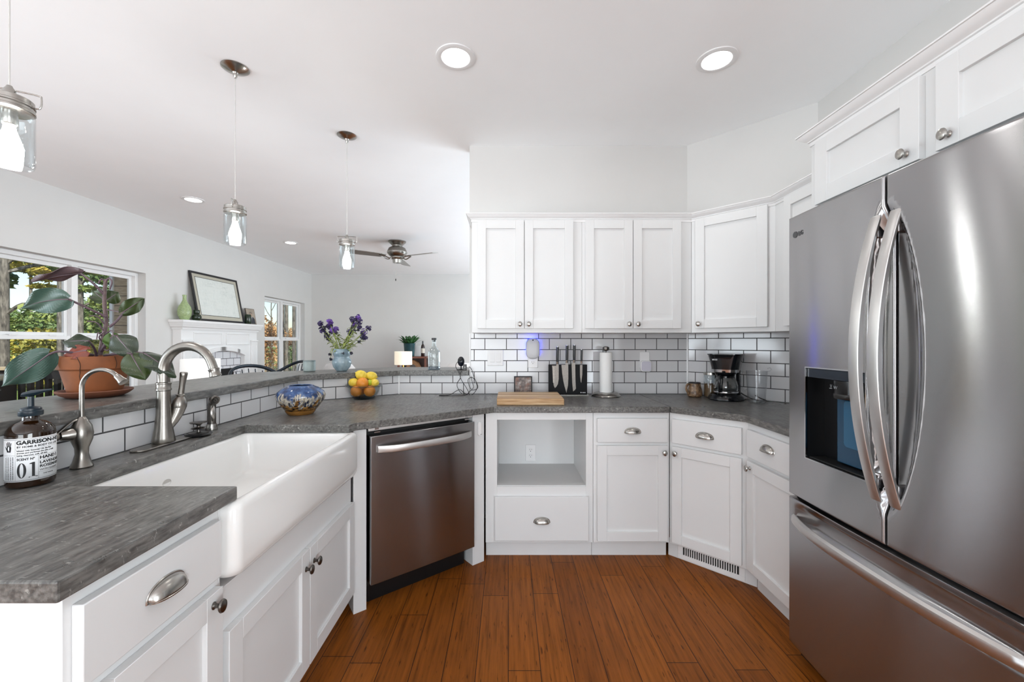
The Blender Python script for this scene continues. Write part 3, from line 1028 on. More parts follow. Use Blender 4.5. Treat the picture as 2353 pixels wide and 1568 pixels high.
# ------------------------------------------------------------------ on and around the sink
CT = .914
NK = M['faucet']
t = thing('kitchen_faucet', 'tall brushed nickel gooseneck kitchen faucet with side lever', 'faucet', (-1.288, 1.545, CT))
b = MB(); b.prism([(-.030 + p[0], -.125 + p[1]) for p in rrect(0, 0, .060, .26, .029, 8)], .0004, .008); b.build('deck_plate', NK, t, bevel=.003, seg=3)
MB().lathe([(0, .008), (.034, .008), (.036, .012), (.033, .03), (.0275, .065), (.0235, .115), (.0215, .165), (.0210, .205), (0, .205)], 36).build('body', NK, t, weld=True)
MB().lathe([(.0210, .200), (.0245, .203), (.0245, .208), (.0225, .211), (.0225, .224), (.0245, .226), (.0245, .230), (.0205, .233)], 36).build('collar', NK, t)
R_ = .092
arc = [(0, 0, .228), (0, 0, .262)] + [(R_ - R_ * math.cos(R(a)), 0, .275 + R_ * math.sin(R(a))) for a in range(0, 166, 10)]
e_ = arc[-1]
arc += [(e_[0] + .008, 0, e_[2] - .022), (e_[0] + .012, 0, e_[2] - .036)]
sp_ = MB().tube(arc, [.0195] * 3 + [.0195 - .0045 * min(1, i / 14) for i in range(len(arc) - 3)], 22, up=(0, 1, 0)).build('spout', NK, t)
n0 = Vector((math.sin(R(16)), 0, -math.cos(R(16))))
b = MB(); b.x = Matrix.Translation(Vector(arc[-1]) - n0 * .014) @ n0.to_track_quat('Z', 'Y').to_matrix().to_4x4()
b.lathe([(.0150, 0), (.0185, .002), (.0185, .006), (.0170, .009), (.0178, .020), (.0200, .028), (.0195, .031), (.0140, .031), (0, .028)], 28); b.build('spray_tip', NK, sp_)
b = MB(); b.tube([(.008, .008, .055), (.018, .022, .085), (.024, .034, .115), (.026, .040, .135)], [.012, .017, .021, .023], 20); hb_ = b.build('handle_base', NK, t)
b = MB(); b.x = Matrix.Translation((.026, .040, .134)) @ Matrix.Rotation(R(8), 4, 'Y')
b.lathe([(.0235, 0), (.0240, .006), (.0230, .018), (.0165, .034), (.0120, .040), (.0138, .044), (.0138, .047), (.0100, .050), (.0095, .085), (.0120, .120), (.0130, .130), (.0110, .134), (0, .135)], 24); b.build('lever', NK, hb_, weld=True)

t = thing('filter_faucet', 'small brushed nickel drinking water faucet with slim gooseneck, beside the soap bottle', 'faucet', (-1.302, 1.262, CT), R(0))
MB().lathe([(0, .0004), (.026, .0004), (.027, .004), (.021, .018), (.0155, .042), (.0165, .060), (.025, .085), (.027, .105), (.023, .128), (.012, .148), (.0065, .155), (0, .155)], 32).build('body', NK, t, weld=True)
R_ = .061
arc = [(0, 0, .15), (0, 0, .20), (0, 0, .235)] + [(R_ - R_ * math.cos(R(a)), 0, .242 + R_ * math.sin(R(a)) * .92) for a in range(8, 141, 11)]
s_ = MB().tube(arc, .0062, 14, up=(0, 1, 0)).build('spout', NK, t)
n0 = (Vector(arc[-1]) - Vector(arc[-2])).normalized()
b = MB(); b.x = Matrix.Translation(arc[-1]) @ n0.to_track_quat('Z', 'Y').to_matrix().to_4x4(); b.lathe([(.0062, -.004), (.0085, 0), (.0095, .012), (.0125, .024), (.0125, .027), (0, .025)], 20); b.build('spout_tip', NK, s_)
b = MB(); b.tube([(0, 0, .105), (-.012, -.022, .105), (-.022, -.040, .104)], [.022, .020, .014], 18); b.ball((-.027, -.050, .104), .0135, 16, 10); hb_ = b.build('valve', NK, t)
b = MB(); b.tube(spline([(.002, .002, .150), (-.010, -.018, .142), (-.022, -.042, .118), (-.027, -.052, .106)], 5), [.006, .006, .006, .006, .006, .006, .006, .006, .006, .006, .007, .007, .007, .007, .007, .007], 10, flat=.6); b.build('lever', NK, hb_)

t = thing('side_sprayer', 'brushed pewter side sprayer standing in its holder right of the main faucet', 'sprayer', (-1.292, 1.80, CT), R(-20))
MB().lathe([(0, .0004), (.0225, .0004), (.023, .004), (.0195, .022), (.0185, .027), (0, .027)], 28).build('holder', M['nickel'], t, weld=True)
b = MB(); b.tube(spline([(0, 0, .024), (0, 0, .06), (.000, 0, .095), (.004, 0, .118), (.016, -.006, .131), (.030, -.010, .134)], 5), [.0165] * 6 + [.0160] * 6 + [.0155] * 6 + [.0155] * 8, 20, up=(0, 1, 0)); sb = b.build('wand', M['pewter'], t)
b = MB(); b.x = Matrix.Translation((.028, -.010, .134)) @ Matrix.Rotation(R(105), 4, 'Y'); b.lathe([(.0150, -.004), (.0200, .002), (.0205, .010), (.0185, .013), (.0165, .012), (0, .0105)], 26); hd = b.build('spray_head', M['pewter'], sb)
b = MB(); b.x = Matrix.Translation((.028, -.010, .134)) @ Matrix.Rotation(R(105), 4, 'Y')
for i in range(8):
    b.ball((.010 * math.cos(2 * PI * i / 8), .010 * math.sin(2 * PI * i / 8), .0125), .0022, 8, 6)
b.ball((0, 0, .0118), .0035, 8, 6); b.build('nozzles', M['dark'], hd)
b = MB(); b.tube(spline([(.018, -.006, .040), (.022, -.008, .062), (.021, -.008, .085), (.017, -.004, .106)], 5), [.004 + .008 * math.sin(PI * i / 15) for i in range(16)], 14, flat=.5); b.build('trigger', M['nickel'], sb)

t = thing('sink_stopper', 'sink strainer stopper with black rubber rim lying on the counter behind the sink', 'sink stopper', (-1.262, 1.685, CT), .3)
MB().lathe([(0, .001), (.040, .001), (.046, .006), (.047, .011), (.043, .013), (.036, .009), (0, .008)], 36).build('rubber_rim', M['dark'], t, weld=True)
MB().lathe([(0, .008), (.034, .010), (.034, .013), (.012, .014), (.006, .016), (.005, .026), (.020, .028), (.027, .031), (.024, .034), (.008, .036), (.006, .042), (.012, .048), (.030, .053), (.031, .056), (.018, .058), (0, .058)], 32).build('knob', M['pewter'], t, weld=True)

# amber soap bottle with printed label
t = thing('soap_bottle', 'amber glass hand soap bottle with a black pump and printed white label', 'soap bottle', (-1.284, 1.112, CT), math.atan2(1.284, 1.112))
am = Nodes('amber_glass')
am.set(Base_Color=lin((38, 20, 6)), Roughness=.05)
am.b.inputs['Specular IOR Level'].default_value = .7
am.b.inputs['Transmission Weight'].default_value = .3
BR = .0465
MB().lathe([(0, .001), (.038, .001), (.0445, .004), (BR, .010), (BR, .140), (.0445, .150), (.038, .160), (.028, .167), (.0185, .171), (.0165, .174), (.0165, .186), (0, .186)], 48).build('bottle', am.m, t, weld=True)
b = MB(); b.grid([[((BR + .0004) * math.sin(R(a)), -(BR + .0004) * math.cos(R(a)), z) for z in (.020, .132)] for a in range(-100, 101, 4)]); lb = b.build('label', plain('label_paper', (226, 228, 230), .55), t, solid=.0002)
INK = plain('label_ink', (14, 15, 18), .6)
PR = BR + .0008
b = MB(); b.grid([[(PR * math.sin(R(a)), -PR * math.cos(R(a)), z) for z in (.1285, .1293)] for a in range(-98, 99, 4)]); b.grid([[(PR * math.sin(R(a)), -PR * math.cos(R(a)), z) for z in (.0225, .0233)] for a in range(-98, 99, 4)])
def rule(u0, u1, z, h=.0004):
    n = max(2, int(abs(u1 - u0) / .003))
    b.grid([[(PR * math.sin((u0 + (u1 - u0) * i / n) / PR), -PR * math.cos((u0 + (u1 - u0) * i / n) / PR), zz) for zz in (z, z + h)] for i in range(n + 1)])
def upright(u, z0, z1, w=.0004):
    b.grid([[(PR * math.sin(q / PR), -PR * math.cos(q / PR), zz) for zz in (z0, z1)] for q in (u, u + w)])
UL = -.0285
upright(UL, .0235, .128); rule(UL, .075, .104); rule(UL, .075, .0835); upright(.0135, .0235, .0835); rule(.0135, .075, .070); rule(.0135, .075, .039); rule(-.06, UL, .0885)
b.build('rules', INK, lb, flip=False)
def word(s, size, u, z, xs=1.0, bold=0.0):
    return lettering(s, size, INK, lb, 'lettering', bend=(PR, u, z), xs=xs, bold=bold, depth=.0001)
word('GARRISON-HO', .0135, UL + .002, .1165, 1.02, .0006)
word('BY HOME & BODY CO. LTD', .0070, UL + .003, .1075, .98, .0002)
word('Infused with Essential Oil, the fine', .0052, UL + .003, .0985, .92, .00015)
word('aromas and perfumes the skin, a well', .0052, UL + .003, .0925, .92, .00015)
word('being cleansed, soft, all skin', .0052, UL + .003, .0862, .98, .00015)
word('SCENT N\u00ba', .0082, UL + .003, .0748, .88, .0003)
word('HAND S', .0108, .0155, .0735, 1.15, .0004)
word('LAVENDER', .0098, .0155, .0610, 1.1, .0003)
word('ROSEMARY', .0098, .0155, .0510, 1.1, .0003)
word('WITH ESSENT', .0070, .0155, .0420, 1.0)
word('THE MAKER', .0045, .022, .0320, 1.0)
# big stressed numerals 0 and 1
def bent(poly, z_=0.0):
    b = MB()
    vs = [b.v((PR * math.sin(u / PR), -PR * math.cos(u / PR), z)) for u, z in poly]
    return b, vs
b = MB()
N = 36
u0, zc, ra, rb = -.0165, .0485, .0085, .0195
o_ = [(u0 + ra * math.cos(2 * PI * i / N), zc + rb * math.sin(2 * PI * i / N)) for i in range(N)]
i_ = [(u0 + ra * .42 * math.cos(2 * PI * i / N), zc + rb * .93 * math.sin(2 * PI * i / N)) for i in range(N)]
P3 = lambda u, z: (PR * math.sin(u / PR), -PR * math.cos(u / PR), z)
b.grid([[P3(*o_[i % N]), P3(*i_[i % N])] for i in range(N + 1)])
for q in ([(-.0025, .0655), (.0035, .068), (.0070, .068), (.0070, .031), (.0018, .031), (.0018, .0635), (-.0025, .0638)], [(-.004, .0290), (.012, .0290), (.012, .0305), (.0070, .0318), (.0018, .0318), (-.004, .0305)]):
    b.f([b.v(P3(*p)) for p in q])
b.build('lettering', INK, lb, flip=False)
# printed open hand and the sideways small print under it
b = MB()
hu, hz = -.0435, .0975
palm = [(-.0050, .000), (.0050, .000), (.0066, .012), (.0052, .0155), (-.0052, .0155), (-.0066, .011)]
b.f([b.v(P3(hu + p[0], hz + p[1])) for p in palm])
for x, l, w, lean in ((-.0044, .0095, .0011, -.0016), (-.0016, .0125, .0011, -.0006), (.0014, .0120, .0011, .0006), (.0042, .0095, .0011, .0018)):
    b.f([b.v(P3(hu + p[0], hz + p[1])) for p in ((x - w, .0145), (x + w, .0145), (x + w + lean, .0145 + l), (x - w + lean, .0145 + l))])
b.f([b.v(P3(hu + p[0], hz + p[1])) for p in ((-.0060, .003), (-.0058, .0085), (-.0105, .0150), (-.0118, .0138))])
b.build('hand_print', INK, lb, flip=False)
b = MB()
random.seed(3)
for c_ in range(5):
    z = .026
    while z < .084:
        l = random.uniform(.0012, .004)
        u = -.054 + c_ * .0050
        b.f([b.v(P3(*p)) for p in ((u, z), (u + .0016, z), (u + .0016, min(.085, z + l)), (u, min(.085, z + l)))])
        z += l + .0009
b.build('small_print', INK, lb, flip=False)
pm = plain('dark_teal_pump', (18, 34, 44), .35)
p_ = MB().lathe([(0, .1855), (.0225, .1855), (.0235, .187), (.0235, .198), (.0205, .200), (.0205, .204), (.0180, .207), (.0065, .210), (.0060, .236), (0, .236)], 30).build('pump', pm, t, weld=True)
b = MB(); b.x = Matrix.Rotation(R(-35), 4, 'Z')
rows = []
for x, z, h, w in ((-.018, .236, .004, .007), (-.014, .235, .013, .0115), (.0, .236, .017, .0125), (.014, .240, .014, .0105), (.030, .247, .008, .0070), (.046, .251, .005, .0045)):
    rows.append([(x, w * math.cos(2 * PI * i / 12), z + h / 2 + h / 2 * math.sin(2 * PI * i / 12)) for i in range(12)])
g = b.grid(rows, wrap=True); b.f(g[0][::-1]); b.f(g[-1]); b.build('spout', pm, p_)
MB().lathe([(.0, .128), (.007, .128), (.007, .150), (.010, .152), (.010, .170), (0, .170)], 16).build('pump_tube', plain('amber_plastic', (170, 112, 10), .3), p_)

t = thing('jar', 'small white bottle cut off by the left edge of the near counter', 'bottle', (-1.088, .855, CT))
MB().lathe([(0, .0005), (.020, .0005), (.022, .003), (.022, .030), (.018, .034), (0, .034)], 28).build('body', M['plastic'], t, weld=True)
MB().lathe([(0, .034), (.016, .034), (.016, .044), (0, .045)], 28).build('cap', M['trim'], t, weld=True)

# ------------------------------------------------------------------ bowls and fruit
t = thing('pottery_bowl', 'round stoneware pot with blue and cream drip glaze over speckled brown', 'pottery bowl', (-1.105, 2.20, CT))
k = Nodes('drip_glaze')
tc = k.n('TexCoord'); sp = k.n('SeparateXYZ'); k.l(tc.outputs['Object'], sp.inputs[0])
mp = k.n('Mapping'); mp.inputs['Scale'].default_value = (34, 34, 3); k.l(tc.outputs['Object'], mp.inputs[0])
dn = k.noise(mp.outputs[0], 1.0, 3, .5)
ad = k.n('Math', operation='MULTIPLY_ADD'); ad.inputs[1].default_value = .16; k.l(dn, ad.inputs[0]); k.l(sp.outputs['Z'], ad.inputs[2])
# height shifted by the drip noise: brown below, cream, then blue
lo = k.ramp(k.noise(k.coords((30, 30, 90)), 1.2, 4, .6), [(.42, lin((28, 22, 18))), (.5, lin((128, 88, 40))), (.62, lin((160, 118, 62)))])
md = k.ramp(k.noise(k.coords((55, 55, 6)), 1.0, 2, .5), [(.38, lin((30, 38, 58))), (.47, lin((128, 120, 108))), (.55, lin((196, 188, 172))), (.62, lin((60, 70, 96)))])
hi = k.ramp(k.noise(k.coords((14, 14, 14)), 1.6, 3, .6), [(.35, lin((30, 44, 78))), (.55, lin((54, 82, 128))), (.75, lin((110, 132, 160)))])
s1 = k.ramp(ad.outputs[0], [(.137, (0, 0, 0, 1)), (.143, (1, 1, 1, 1))])
s2 = k.ramp(ad.outputs[0], [(.178, (0, 0, 0, 1)), (.188, (1, 1, 1, 1))])
k.l(k.mix(s2, k.mix(s1, lo, md), hi), k.b.inputs['Base Color'])
k.set(Roughness=.12)
k.bump(dn, .25, .003)
wob = lambda u, z: 1 + .022 * math.sin(2 * PI * u * 3 + z * 9) + .012 * math.sin(2 * PI * u * 7)
MB().lathe([(0, .022), (.074, .022), (.092, .045), (.114, .078), (.120, .098), (.112, .120), (.086, .140), (.066, .149), (.060, .153), (.056, .150), (.070, .138), (.095, .115), (.104, .095), (.07, .04), (0, .032)], 64, wob=wob).build('bowl', k.m, t, weld=True, sharp=60)
MB().lathe([(0, .001), (.062, .001), (.073, .016), (.075, .022), (.070, .026), (0, .026)], 48).build('foot', plain('ochre_glaze', (128, 88, 40), .25, var=.25, vscale=40), t, weld=True)

t = thing('fruit_bowl', 'clear glass bowl heaped with lemons and oranges', 'bowl', (-.975, 2.795, CT))
MB().lathe([(0, .010), (.058, .010), (.078, .020), (.092, .050), (.100, .078), (.104, .084), (.110, .086), (.1115, .096), (.1085, .098), (.1055, .090), (.098, .086), (.0945, .078), (.085, .045), (.072, .024), (.05, .016), (0, .015)], 56).build('bowl', M['glass_bowl'], t, weld=True)
MB().lathe([(0, .0008), (.056, .0008), (.066, .006), (.070, .014), (.058, .0098), (0, .0098)], 48).build('thick_base', M['glass_base'], t, weld=True)
MB().tube([(.1095 * math.cos(2 * PI * i / 48), .1095 * math.sin(2 * PI * i / 48), .0865) for i in range(48)], .0022, 8, closed=True).build('rim', M['glass_base'], t)
t.scale = (1.07, 1.07, 1.0)
LEM = plain('lemon_peel', (216, 188, 62), .42, var=.10, vscale=18, bump=.15)
ORA = plain('orange_peel', (214, 132, 34), .42, var=.10, vscale=18, bump=.2)
LIM = plain('lime_peel', (166, 178, 40), .42, var=.1, vscale=18, bump=.15)
BX, BY = -.975, 2.795
def lemon(label, p, rot, m=LEM, s=1.0):
    b = MB()
    prof = [(0, -.042), (.004, -.041), (.008, -.037), (.018, -.032), (.027, -.020), (.0305, 0), (.027, .020), (.018, .032), (.007, .038), (.003, .042), (0, .043)]
    b.lathe([(r_ * s, z * s) for r_, z in prof], 24)
    return tag(b.build('lemon', m, None, (BX + p[0], BY + p[1], CT + p[2]), rot, weld=True, sharp=0), label, 'lemon', 'lemons in the glass bowl')
def orange(label, p, r_=.038):
    b = MB(); b.lathe([(r_ * math.sin(PI * i / 12) * (1 if 0 < i < 12 else 0), -r_ * .96 * math.cos(PI * i / 12)) for i in range(13)], 24)
    b.ball((0, 0, r_ * .955), (.003, .003, .0018), 8, 6)
    return tag(b.build('orange', ORA, None, (BX + p[0], BY + p[1], CT + p[2]), (R(50), .4, 0), sharp=0), label, 'orange', 'oranges in the glass bowl')
orange('orange at the bottom left of the glass bowl', (-.040, -.034, .053))
orange('orange at the bottom right of the glass bowl', (.046, -.024, .053))
orange('orange pressed against the back left wall of the glass bowl', (-.034, .044, .053), .036)
orange('orange in the middle of the heap between two lemons', (.004, -.040, .108))
lemon('pale lemon on the left of the heap, level with the bowl rim', (-.066, -.006, .108), (R(90), .2, R(70)))
lemon('pale lemon on the right of the heap, level with the bowl rim', (.068, .004, .104), (R(80), .3, R(40)), s=.95)
lemon('topmost left lemon on the fruit bowl heap', (-.018, .004, .156), (R(62), 0, R(-60)), s=1.10)
lemon('topmost right lemon on the fruit bowl heap', (.042, .026, .150), (R(75), 0, R(-70)), s=.98)
lemon('greenish lime tucked behind the middle orange', (.042, -.006, .108), (R(90), 0, R(10)), LIM, .72)

# ------------------------------------------------------------------ back counter
k = Nodes('acacia_wood')
f_ = k.noise(k.coords((3, 42, 42)), 2.2, 6, .6)
c_ = k.ramp(f_, [(.3, lin((138, 98, 56))), (.48, lin((190, 156, 112))), (.7, lin((224, 198, 160)))])
sp = k.n('SeparateXYZ'); tc = k.n('TexCoord'); k.l(tc.outputs['Object'], sp.inputs[0])
st = k.noise(k.coords((1.2, 16, .1)), 1.0, 0, .5)
k.l(k.mix(.5, c_, k.ramp(st, [(.35, lin((150, 108, 62))), (.65, lin((232, 210, 176)))])), k.b.inputs['Base Color'])
k.set(Roughness=.5)
b = MB().box(-.203, -.170, .0008, .203, .170, .040)
tag(b.build('cutting_board', k.m, None, (.134, 2.663, CT), (0, 0, 0), bevel=.003), 'thick wooden cutting board lying on the back counter', 'cutting board')

t = thing('picture_tile', 'small dark framed relief picture leaning on the tiles behind the cutting board', 'picture', (.108, YB - .032, CT), 0)
b = MB(); b.x = Matrix.Rotation(R(-6), 4, 'X')
for q in ((-.066, 0, -.058, .132), (.058, 0, .066, .132), (-.058, .124, .058, .132), (-.058, 0, .058, .008)):
    b.box(q[0], -.008, q[1] + .001, q[2], .008, q[3])
b.build('frame', plain('black_frame', (30, 25, 26), .5), t, bevel=.002)
k = Nodes('mottled_relief')
f_ = k.noise(k.coords((26, 26, 26)), 1.0, 5, .65)
f2_ = k.noise(k.coords((17, 17, 17)), 1.0, 2, .5)
c_ = k.ramp(f_, [(.32, lin((30, 23, 22))), (.46, lin((96, 78, 70))), (.56, lin((138, 122, 114))), (.68, lin((178, 166, 158)))])
k.l(k.mix(k.ramp(f2_, [(.5, (0, 0, 0, 1)), (.62, (.7, .7, .7, 1))]), c_, lin((132, 76, 48))), k.b.inputs['Base Color'])
k.set(Roughness=.35); k.bump(f_, .5, .004)
b = MB(); b.x = Matrix.Rotation(R(-6), 4, 'X'); b.box(-.058, -.004, .008, .058, .006, .124); b.build('relief_panel', k.m, t)

# knife stand: black magnetic board with four knives hung on it
KX, KY = .427, 2.972
t = thing('knife_stand', 'black magnetic knife board standing on a steel foot against the tiles', 'knife stand', (KX, KY, CT))
MB().box(-.138, -.011, .006, .138, .011, .220).build('board', plain('black_lacquer', (9, 9, 12), .55, spec=.2), t, bevel=.002)
MB().box(-.138, -.030, .0006, .146, .046, .006).build('foot', M['nickel'], t, bevel=.001)
b = MB()
for i, w in enumerate((.0042, .0028, 0, .0044, .0026, .0026, .0036, .0030)):
    if w:
        b.box(.090 + i * .0046, -.0117, .017, .090 + i * .0046 + w, -.0112, .0225 if i != 0 else .0235)
b.build('marking', M['trim'], t)
DAM = plain('etched_blade_steel', (128, 122, 116), .4, .7, var=.12, vscale=120)
def knife(label, x, hx, top, btop, tip, poly, hw=.0125, hl=.105):
    k_ = thing('kitchen_knife', label, 'knife', (KX + x, KY - .0125, CT), 0, 'knives on the black board')
    MB().prism(poly, -.0024, -.0002, 'xz').build('blade', DAM, k_, bevel=.0006)
    b = MB(); b.tube([(hx, -.002, btop + .002), (hx, -.004, btop + .02)], [hw * .8, hw * .95], 14); bo = b.build('bolster', M['chrome'], k_)
    b = MB(); b.tube([(hx, -.004, btop + .018), (hx, -.005, btop + .05), (hx + .001, -.006, top - .004)], [hw * .92, hw, hw * .96], 14, flat=.8); hd_ = b.build('handle', M['dark'], k_)
    b = MB(); b.tube([(hx + .001, -.006, top - .005), (hx + .001, -.006, top)], [hw * .94, hw * .9], 14, flat=.8); b.build('end_cap', M['chrome'], hd_)
    return k_
kn = knife('wide santoku knife with dimpled blade, first from the left', -.088, .012, .349, .222, .052, [(-.026, .213), (.004, .213), (.004, .226), (.022, .226), (.022, .115), (.016, .080), (.004, .060), (-.006, .052), (-.014, .070), (-.020, .110)])
b = MB()
for i in range(11):
    b.box(-.021 + i * .0003, -.0029, .094 + i * .0105, -.010, -.0023, .098 + i * .0105)
b.build('dimples', plain('light_etched_steel', (186, 176, 166), .4, .6), kn)
knife('broad chef knife with a long pointed blade, second from the left', -.021, .013, .360, .233, .018, [(-.026, .219), (.002, .219), (.002, .236), (.023, .236), (.024, .120), (.021, .070), (.010, .018), (-.003, .060), (-.014, .110), (-.021, .160)])
knife('long narrow slicing knife with a blunt tip, third from the left', .038, .006, .362, .234, .028, [(-.013, .234), (.014, .234), (.016, .110), (.019, .050), (.012, .038), (-.002, .028), (-.008, .090)])
knife('small paring knife, rightmost on the black board', .092, .004, .330, .226, .088, [(-.007, .216), (-.002, .219), (.012, .219), (.011, .150), (.003, .088), (-.002, .100), (-.006, .140)], hw=.0095, hl=.09)

t = thing('paper_towel_holder', 'steel paper towel holder with a round weighted foot', 'paper towel holder', (.690, 2.925, CT))
MB().lathe([(0, .0006), (.100, .0006), (.102, .004), (.098, .010), (.082, .024), (.070, .027), (0, .028)], 48).build('base', M['nickel'], t, weld=True)
MB().lathe([(0, .028), (.006, .028), (.006, .318), (.010, .320), (.0215, .325), (.0235, .335), (.0225, .345), (.012, .350), (0, .350)], 28).build('post', M['pewter'], t, weld=True)
k = Nodes('paper_towel'); k.set(Base_Color=lin((238, 238, 236)), Roughness=.9); k.bump(k.noise(k.coords((1, 1, 1)), 130, 2), .35, .002)
b = MB().lathe([(.014, .0285), (.043, .0285), (.0435, .030), (.0435, .306), (.043, .308), (.014, .308), (.014, .0285)], 40)
tag(b.build('paper_towel_roll', k.m, None, (.690, 2.925, CT), weld=False), 'white paper towel roll standing on the steel holder', 'paper towel')

# on the tiles
yt = YB - .0095
t = thing('light_switch', 'white double rocker light switch plate on the tiles at the left end', 'light switch', (-.095, yt, 1.180))
MB().box(-.058, -.006, -.058, .058, -.0002, .058).build('cover_plate', M['plastic'], t, bevel=.003)
for x in (-.023, .023):
    b = MB(); b.prism([(-.0062, -.034), (-.0092, -.030), (-.0075, 0), (-.0068, .034), (-.005, .034), (-.005, -.034)], x - .0165, x + .0165, 'yz'); b.build('rocker', M['trim'], t, bevel=.0008)
b = MB()
for x in (-.023, .023):
    for z in (-.048, .048):
        b.ball((x, -.0062, z), (.003, .0012, .003), 10, 6)
b.build('screws', M['plastic'], t)
t = thing('wall_outlet', 'white power outlet on the tiles below the plug-in air freshener', 'outlet', (.180, yt, 1.165)); outlet(t, (True, False))
t = thing('air_freshener', 'white plug-in device glowing blue on the tiles under the wall cabinet', 'plug-in', (.178, yt, 1.235))
b = MB(); prof = rrect(-.050, -.062, .050, .088, .042, 8)
rows = [[(p[0] * s_, y, p[1] * s_ + .013 * (1 - s_)) for p in prof] for s_, y in ((.93, -.008), (1, -.014), (1, -.034), (.95, -.044), (.82, -.050), (.45, -.053))]
g = b.grid(rows, wrap=True); b.f(g[0][::-1]); b.f(g[-1]); b.build('body', plain('pale_grey_plastic', (206, 207, 211), .4), t, sharp=50)
b = MB(); b.prism(rrect(-.046, -.040, .046, .085, .035, 8), -.009, -.004, 'xz'); b.build('glow_ring', M['blue_led'], t)
b = MB(); b.ball((0, -.0500, .074), (.006, .0015, .005), 12, 6); b.build('outlet_hole', M['dark'], t)
t = thing('wall_outlet', 'white power outlet on the tiles right of the paper towel roll', 'outlet', (1.000, yt, 1.165)); outlet(t, (True, False))
t = thing('plug_in_hub', 'small pale lilac square plug-in plugged into the right-hand outlet', 'plug-in', (1.006, yt - .0062, 1.120))
b = MB(); b.prism(rrect(-.041, -.041, .041, .041, .020, 6), -.018, -.0004, 'xz'); b.build('base', M['trim'], t, bevel=.004)
b = MB(); b.prism(rrect(-.035, -.035, .035, .035, .017, 6), -.023, -.018, 'xz'); b.build('cover', plain('pale_lilac_plastic', (202, 200, 212), .4), t, bevel=.002)

# coffee corner
t = thing('mug', 'brown speckled pottery mug with a dark rim and ear handle', 'mug', (1.300, 2.885, CT), R(200))
k = Nodes('speckled_brown_glaze')
f_ = k.noise(k.coords((1, 1, 1)), 55, 5, .65)
sp = k.n('SeparateXYZ'); tc = k.n('TexCoord'); k.l(tc.outputs['Object'], sp.inputs[0])
c_ = k.ramp(f_, [(.36, lin((64, 44, 30))), (.5, lin((124, 96, 70))), (.66, lin((160, 134, 104)))])
k.l(k.mix(k.ramp(sp.outputs['Z'], [(.090, (0, 0, 0, 1)), (.096, (1, 1, 1, 1))]), c_, lin((30, 32, 38))), k.b.inputs['Base Color']); k.set(Roughness=.3); k.bump(f_, .3, .003)
MB().lathe([(0, .001), (.040, .001), (.048, .008), (.050, .022), (.047, .045), (.041, .070), (.0385, .088), (.040, .100), (.0375, .101), (.036, .090), (.040, .06), (.042, .02), (0, .012)], 40).build('cup', k.m, t, weld=True)
MB().tube(spline([(.044, 0, .022), (.062, 0, .035), (.074, 0, .062), (.066, 0, .085), (.050, 0, .090), (.038, 0, .084)], 5), .0065, 10, flat=1.2).build('handle', k.m, t)

t = thing('jar', 'clear glass jar half full of ground coffee, behind the mug and coffee maker', 'jar', (1.394, 2.850, CT))
MB().lathe([(0, .002), (.040, .002), (.043, .006), (.043, .150), (.040, .158), (.038, .158), (.041, .150), (.041, .010), (0, .006)], 36).build('glass', M['glass'], t, weld=True)
MB().lathe([(0, .007), (.0405, .009), (.0405, .092), (.02, .096), (0, .096)], 36).build('ground_coffee', plain('ground_coffee', (104, 76, 46), .9, var=.3, vscale=220, bump=.3), t, weld=True)['kind'] = 'stuff'
MB().lathe([(0, .174), (.042, .174), (.0445, .172), (.0445, .157), (.0425, .156), (0, .156)], 36).build('lid', M['nickel'], t, weld=True)

BP = plain('glossy_black_plastic', (13, 15, 19), .16)
coffee = t = thing('coffee_maker', 'black drip coffee maker with a glass carafe', 'coffee maker', (1.440, 2.735, CT), R(-36))
MB().lathe([(0, .0008), (.104, .0008), (.108, .006), (.106, .022), (.094, .034), (.088, .040), (0, .042)], 48, sy=1.0).build('base', BP, t, weld=True)
b = MB(); b.prism(rrect(-.078, .030, .078, .106, .03, 6), .03, .205); b.build('water_tower', BP, t, bevel=.003)
b = MB()
rows = [[(p[0], p[1], z) for p in rrect(-w, -dp, w, .108, .055, 8)] for z, w, dp in ((.196, .080, .086), (.215, .082, .088), (.270, .094, .090), (.296, .101, .092), (.299, .106, .096), (.304, .106, .096))]
g = b.grid(rows, wrap=True); b.f(g[0][::-1]); b.f(g[-1]); hd_ = b.build('brew_head', BP, t, sharp=50)
b = MB(); b.grid([[(p[0], p[1], z) for p in rrect(-w, -dp, w, .02, .055, 8)] for z, w, dp in ((.186, .0805, .0865), (.204, .0825, .0885))], wrap=True); b.build('chrome_band', M['chrome'], hd_)
MB().lathe([(0, .172), (.062, .172), (.070, .188), (.07, .197), (0, .197)], 30, (0, -.018, 0)).build('filter_basket', BP, hd_, weld=True)
WP = plain('white_print', (226, 228, 230), .5)
lettering('V', .014, WP, hd_, 'marking', (-.068, -.0905, .262), bold=.0006, depth=.0006)
b = MB()
for i, w in enumerate((.0065, .0065, .0055)):
    x = -.0590 + i * .0082
    b.box(x, -.0915, .2625, x + w, -.0895, .2640); b.box(x, -.0915, .2665, x + w, -.0895, .2680); b.box(x, -.0915, .2705, x + w, -.0895, .2720); b.box(x, -.0915, .2625, x + .0014, -.0895, .2720)
b.build('marking', WP, hd_)
ca = MB().lathe([(0, .043), (.060, .043), (.068, .050), (.074, .075), (.074, .098), (.066, .130), (.054, .150), (.051, .160), (.0495, .158), (.052, .148), (.064, .128), (.072, .097), (.072, .075), (.066, .053), (0, .047)], 44, (0, -.022, 0)).build('carafe', M['glass_bowl'], t, weld=True)
b = MB(); b.lathe([(0, .172), (.044, .170), (.054, .160), (.054, .150), (.050, .148), (0, .148)], 36, (0, -.022, 0)); b.build('carafe_lid', BP, ca, weld=True)
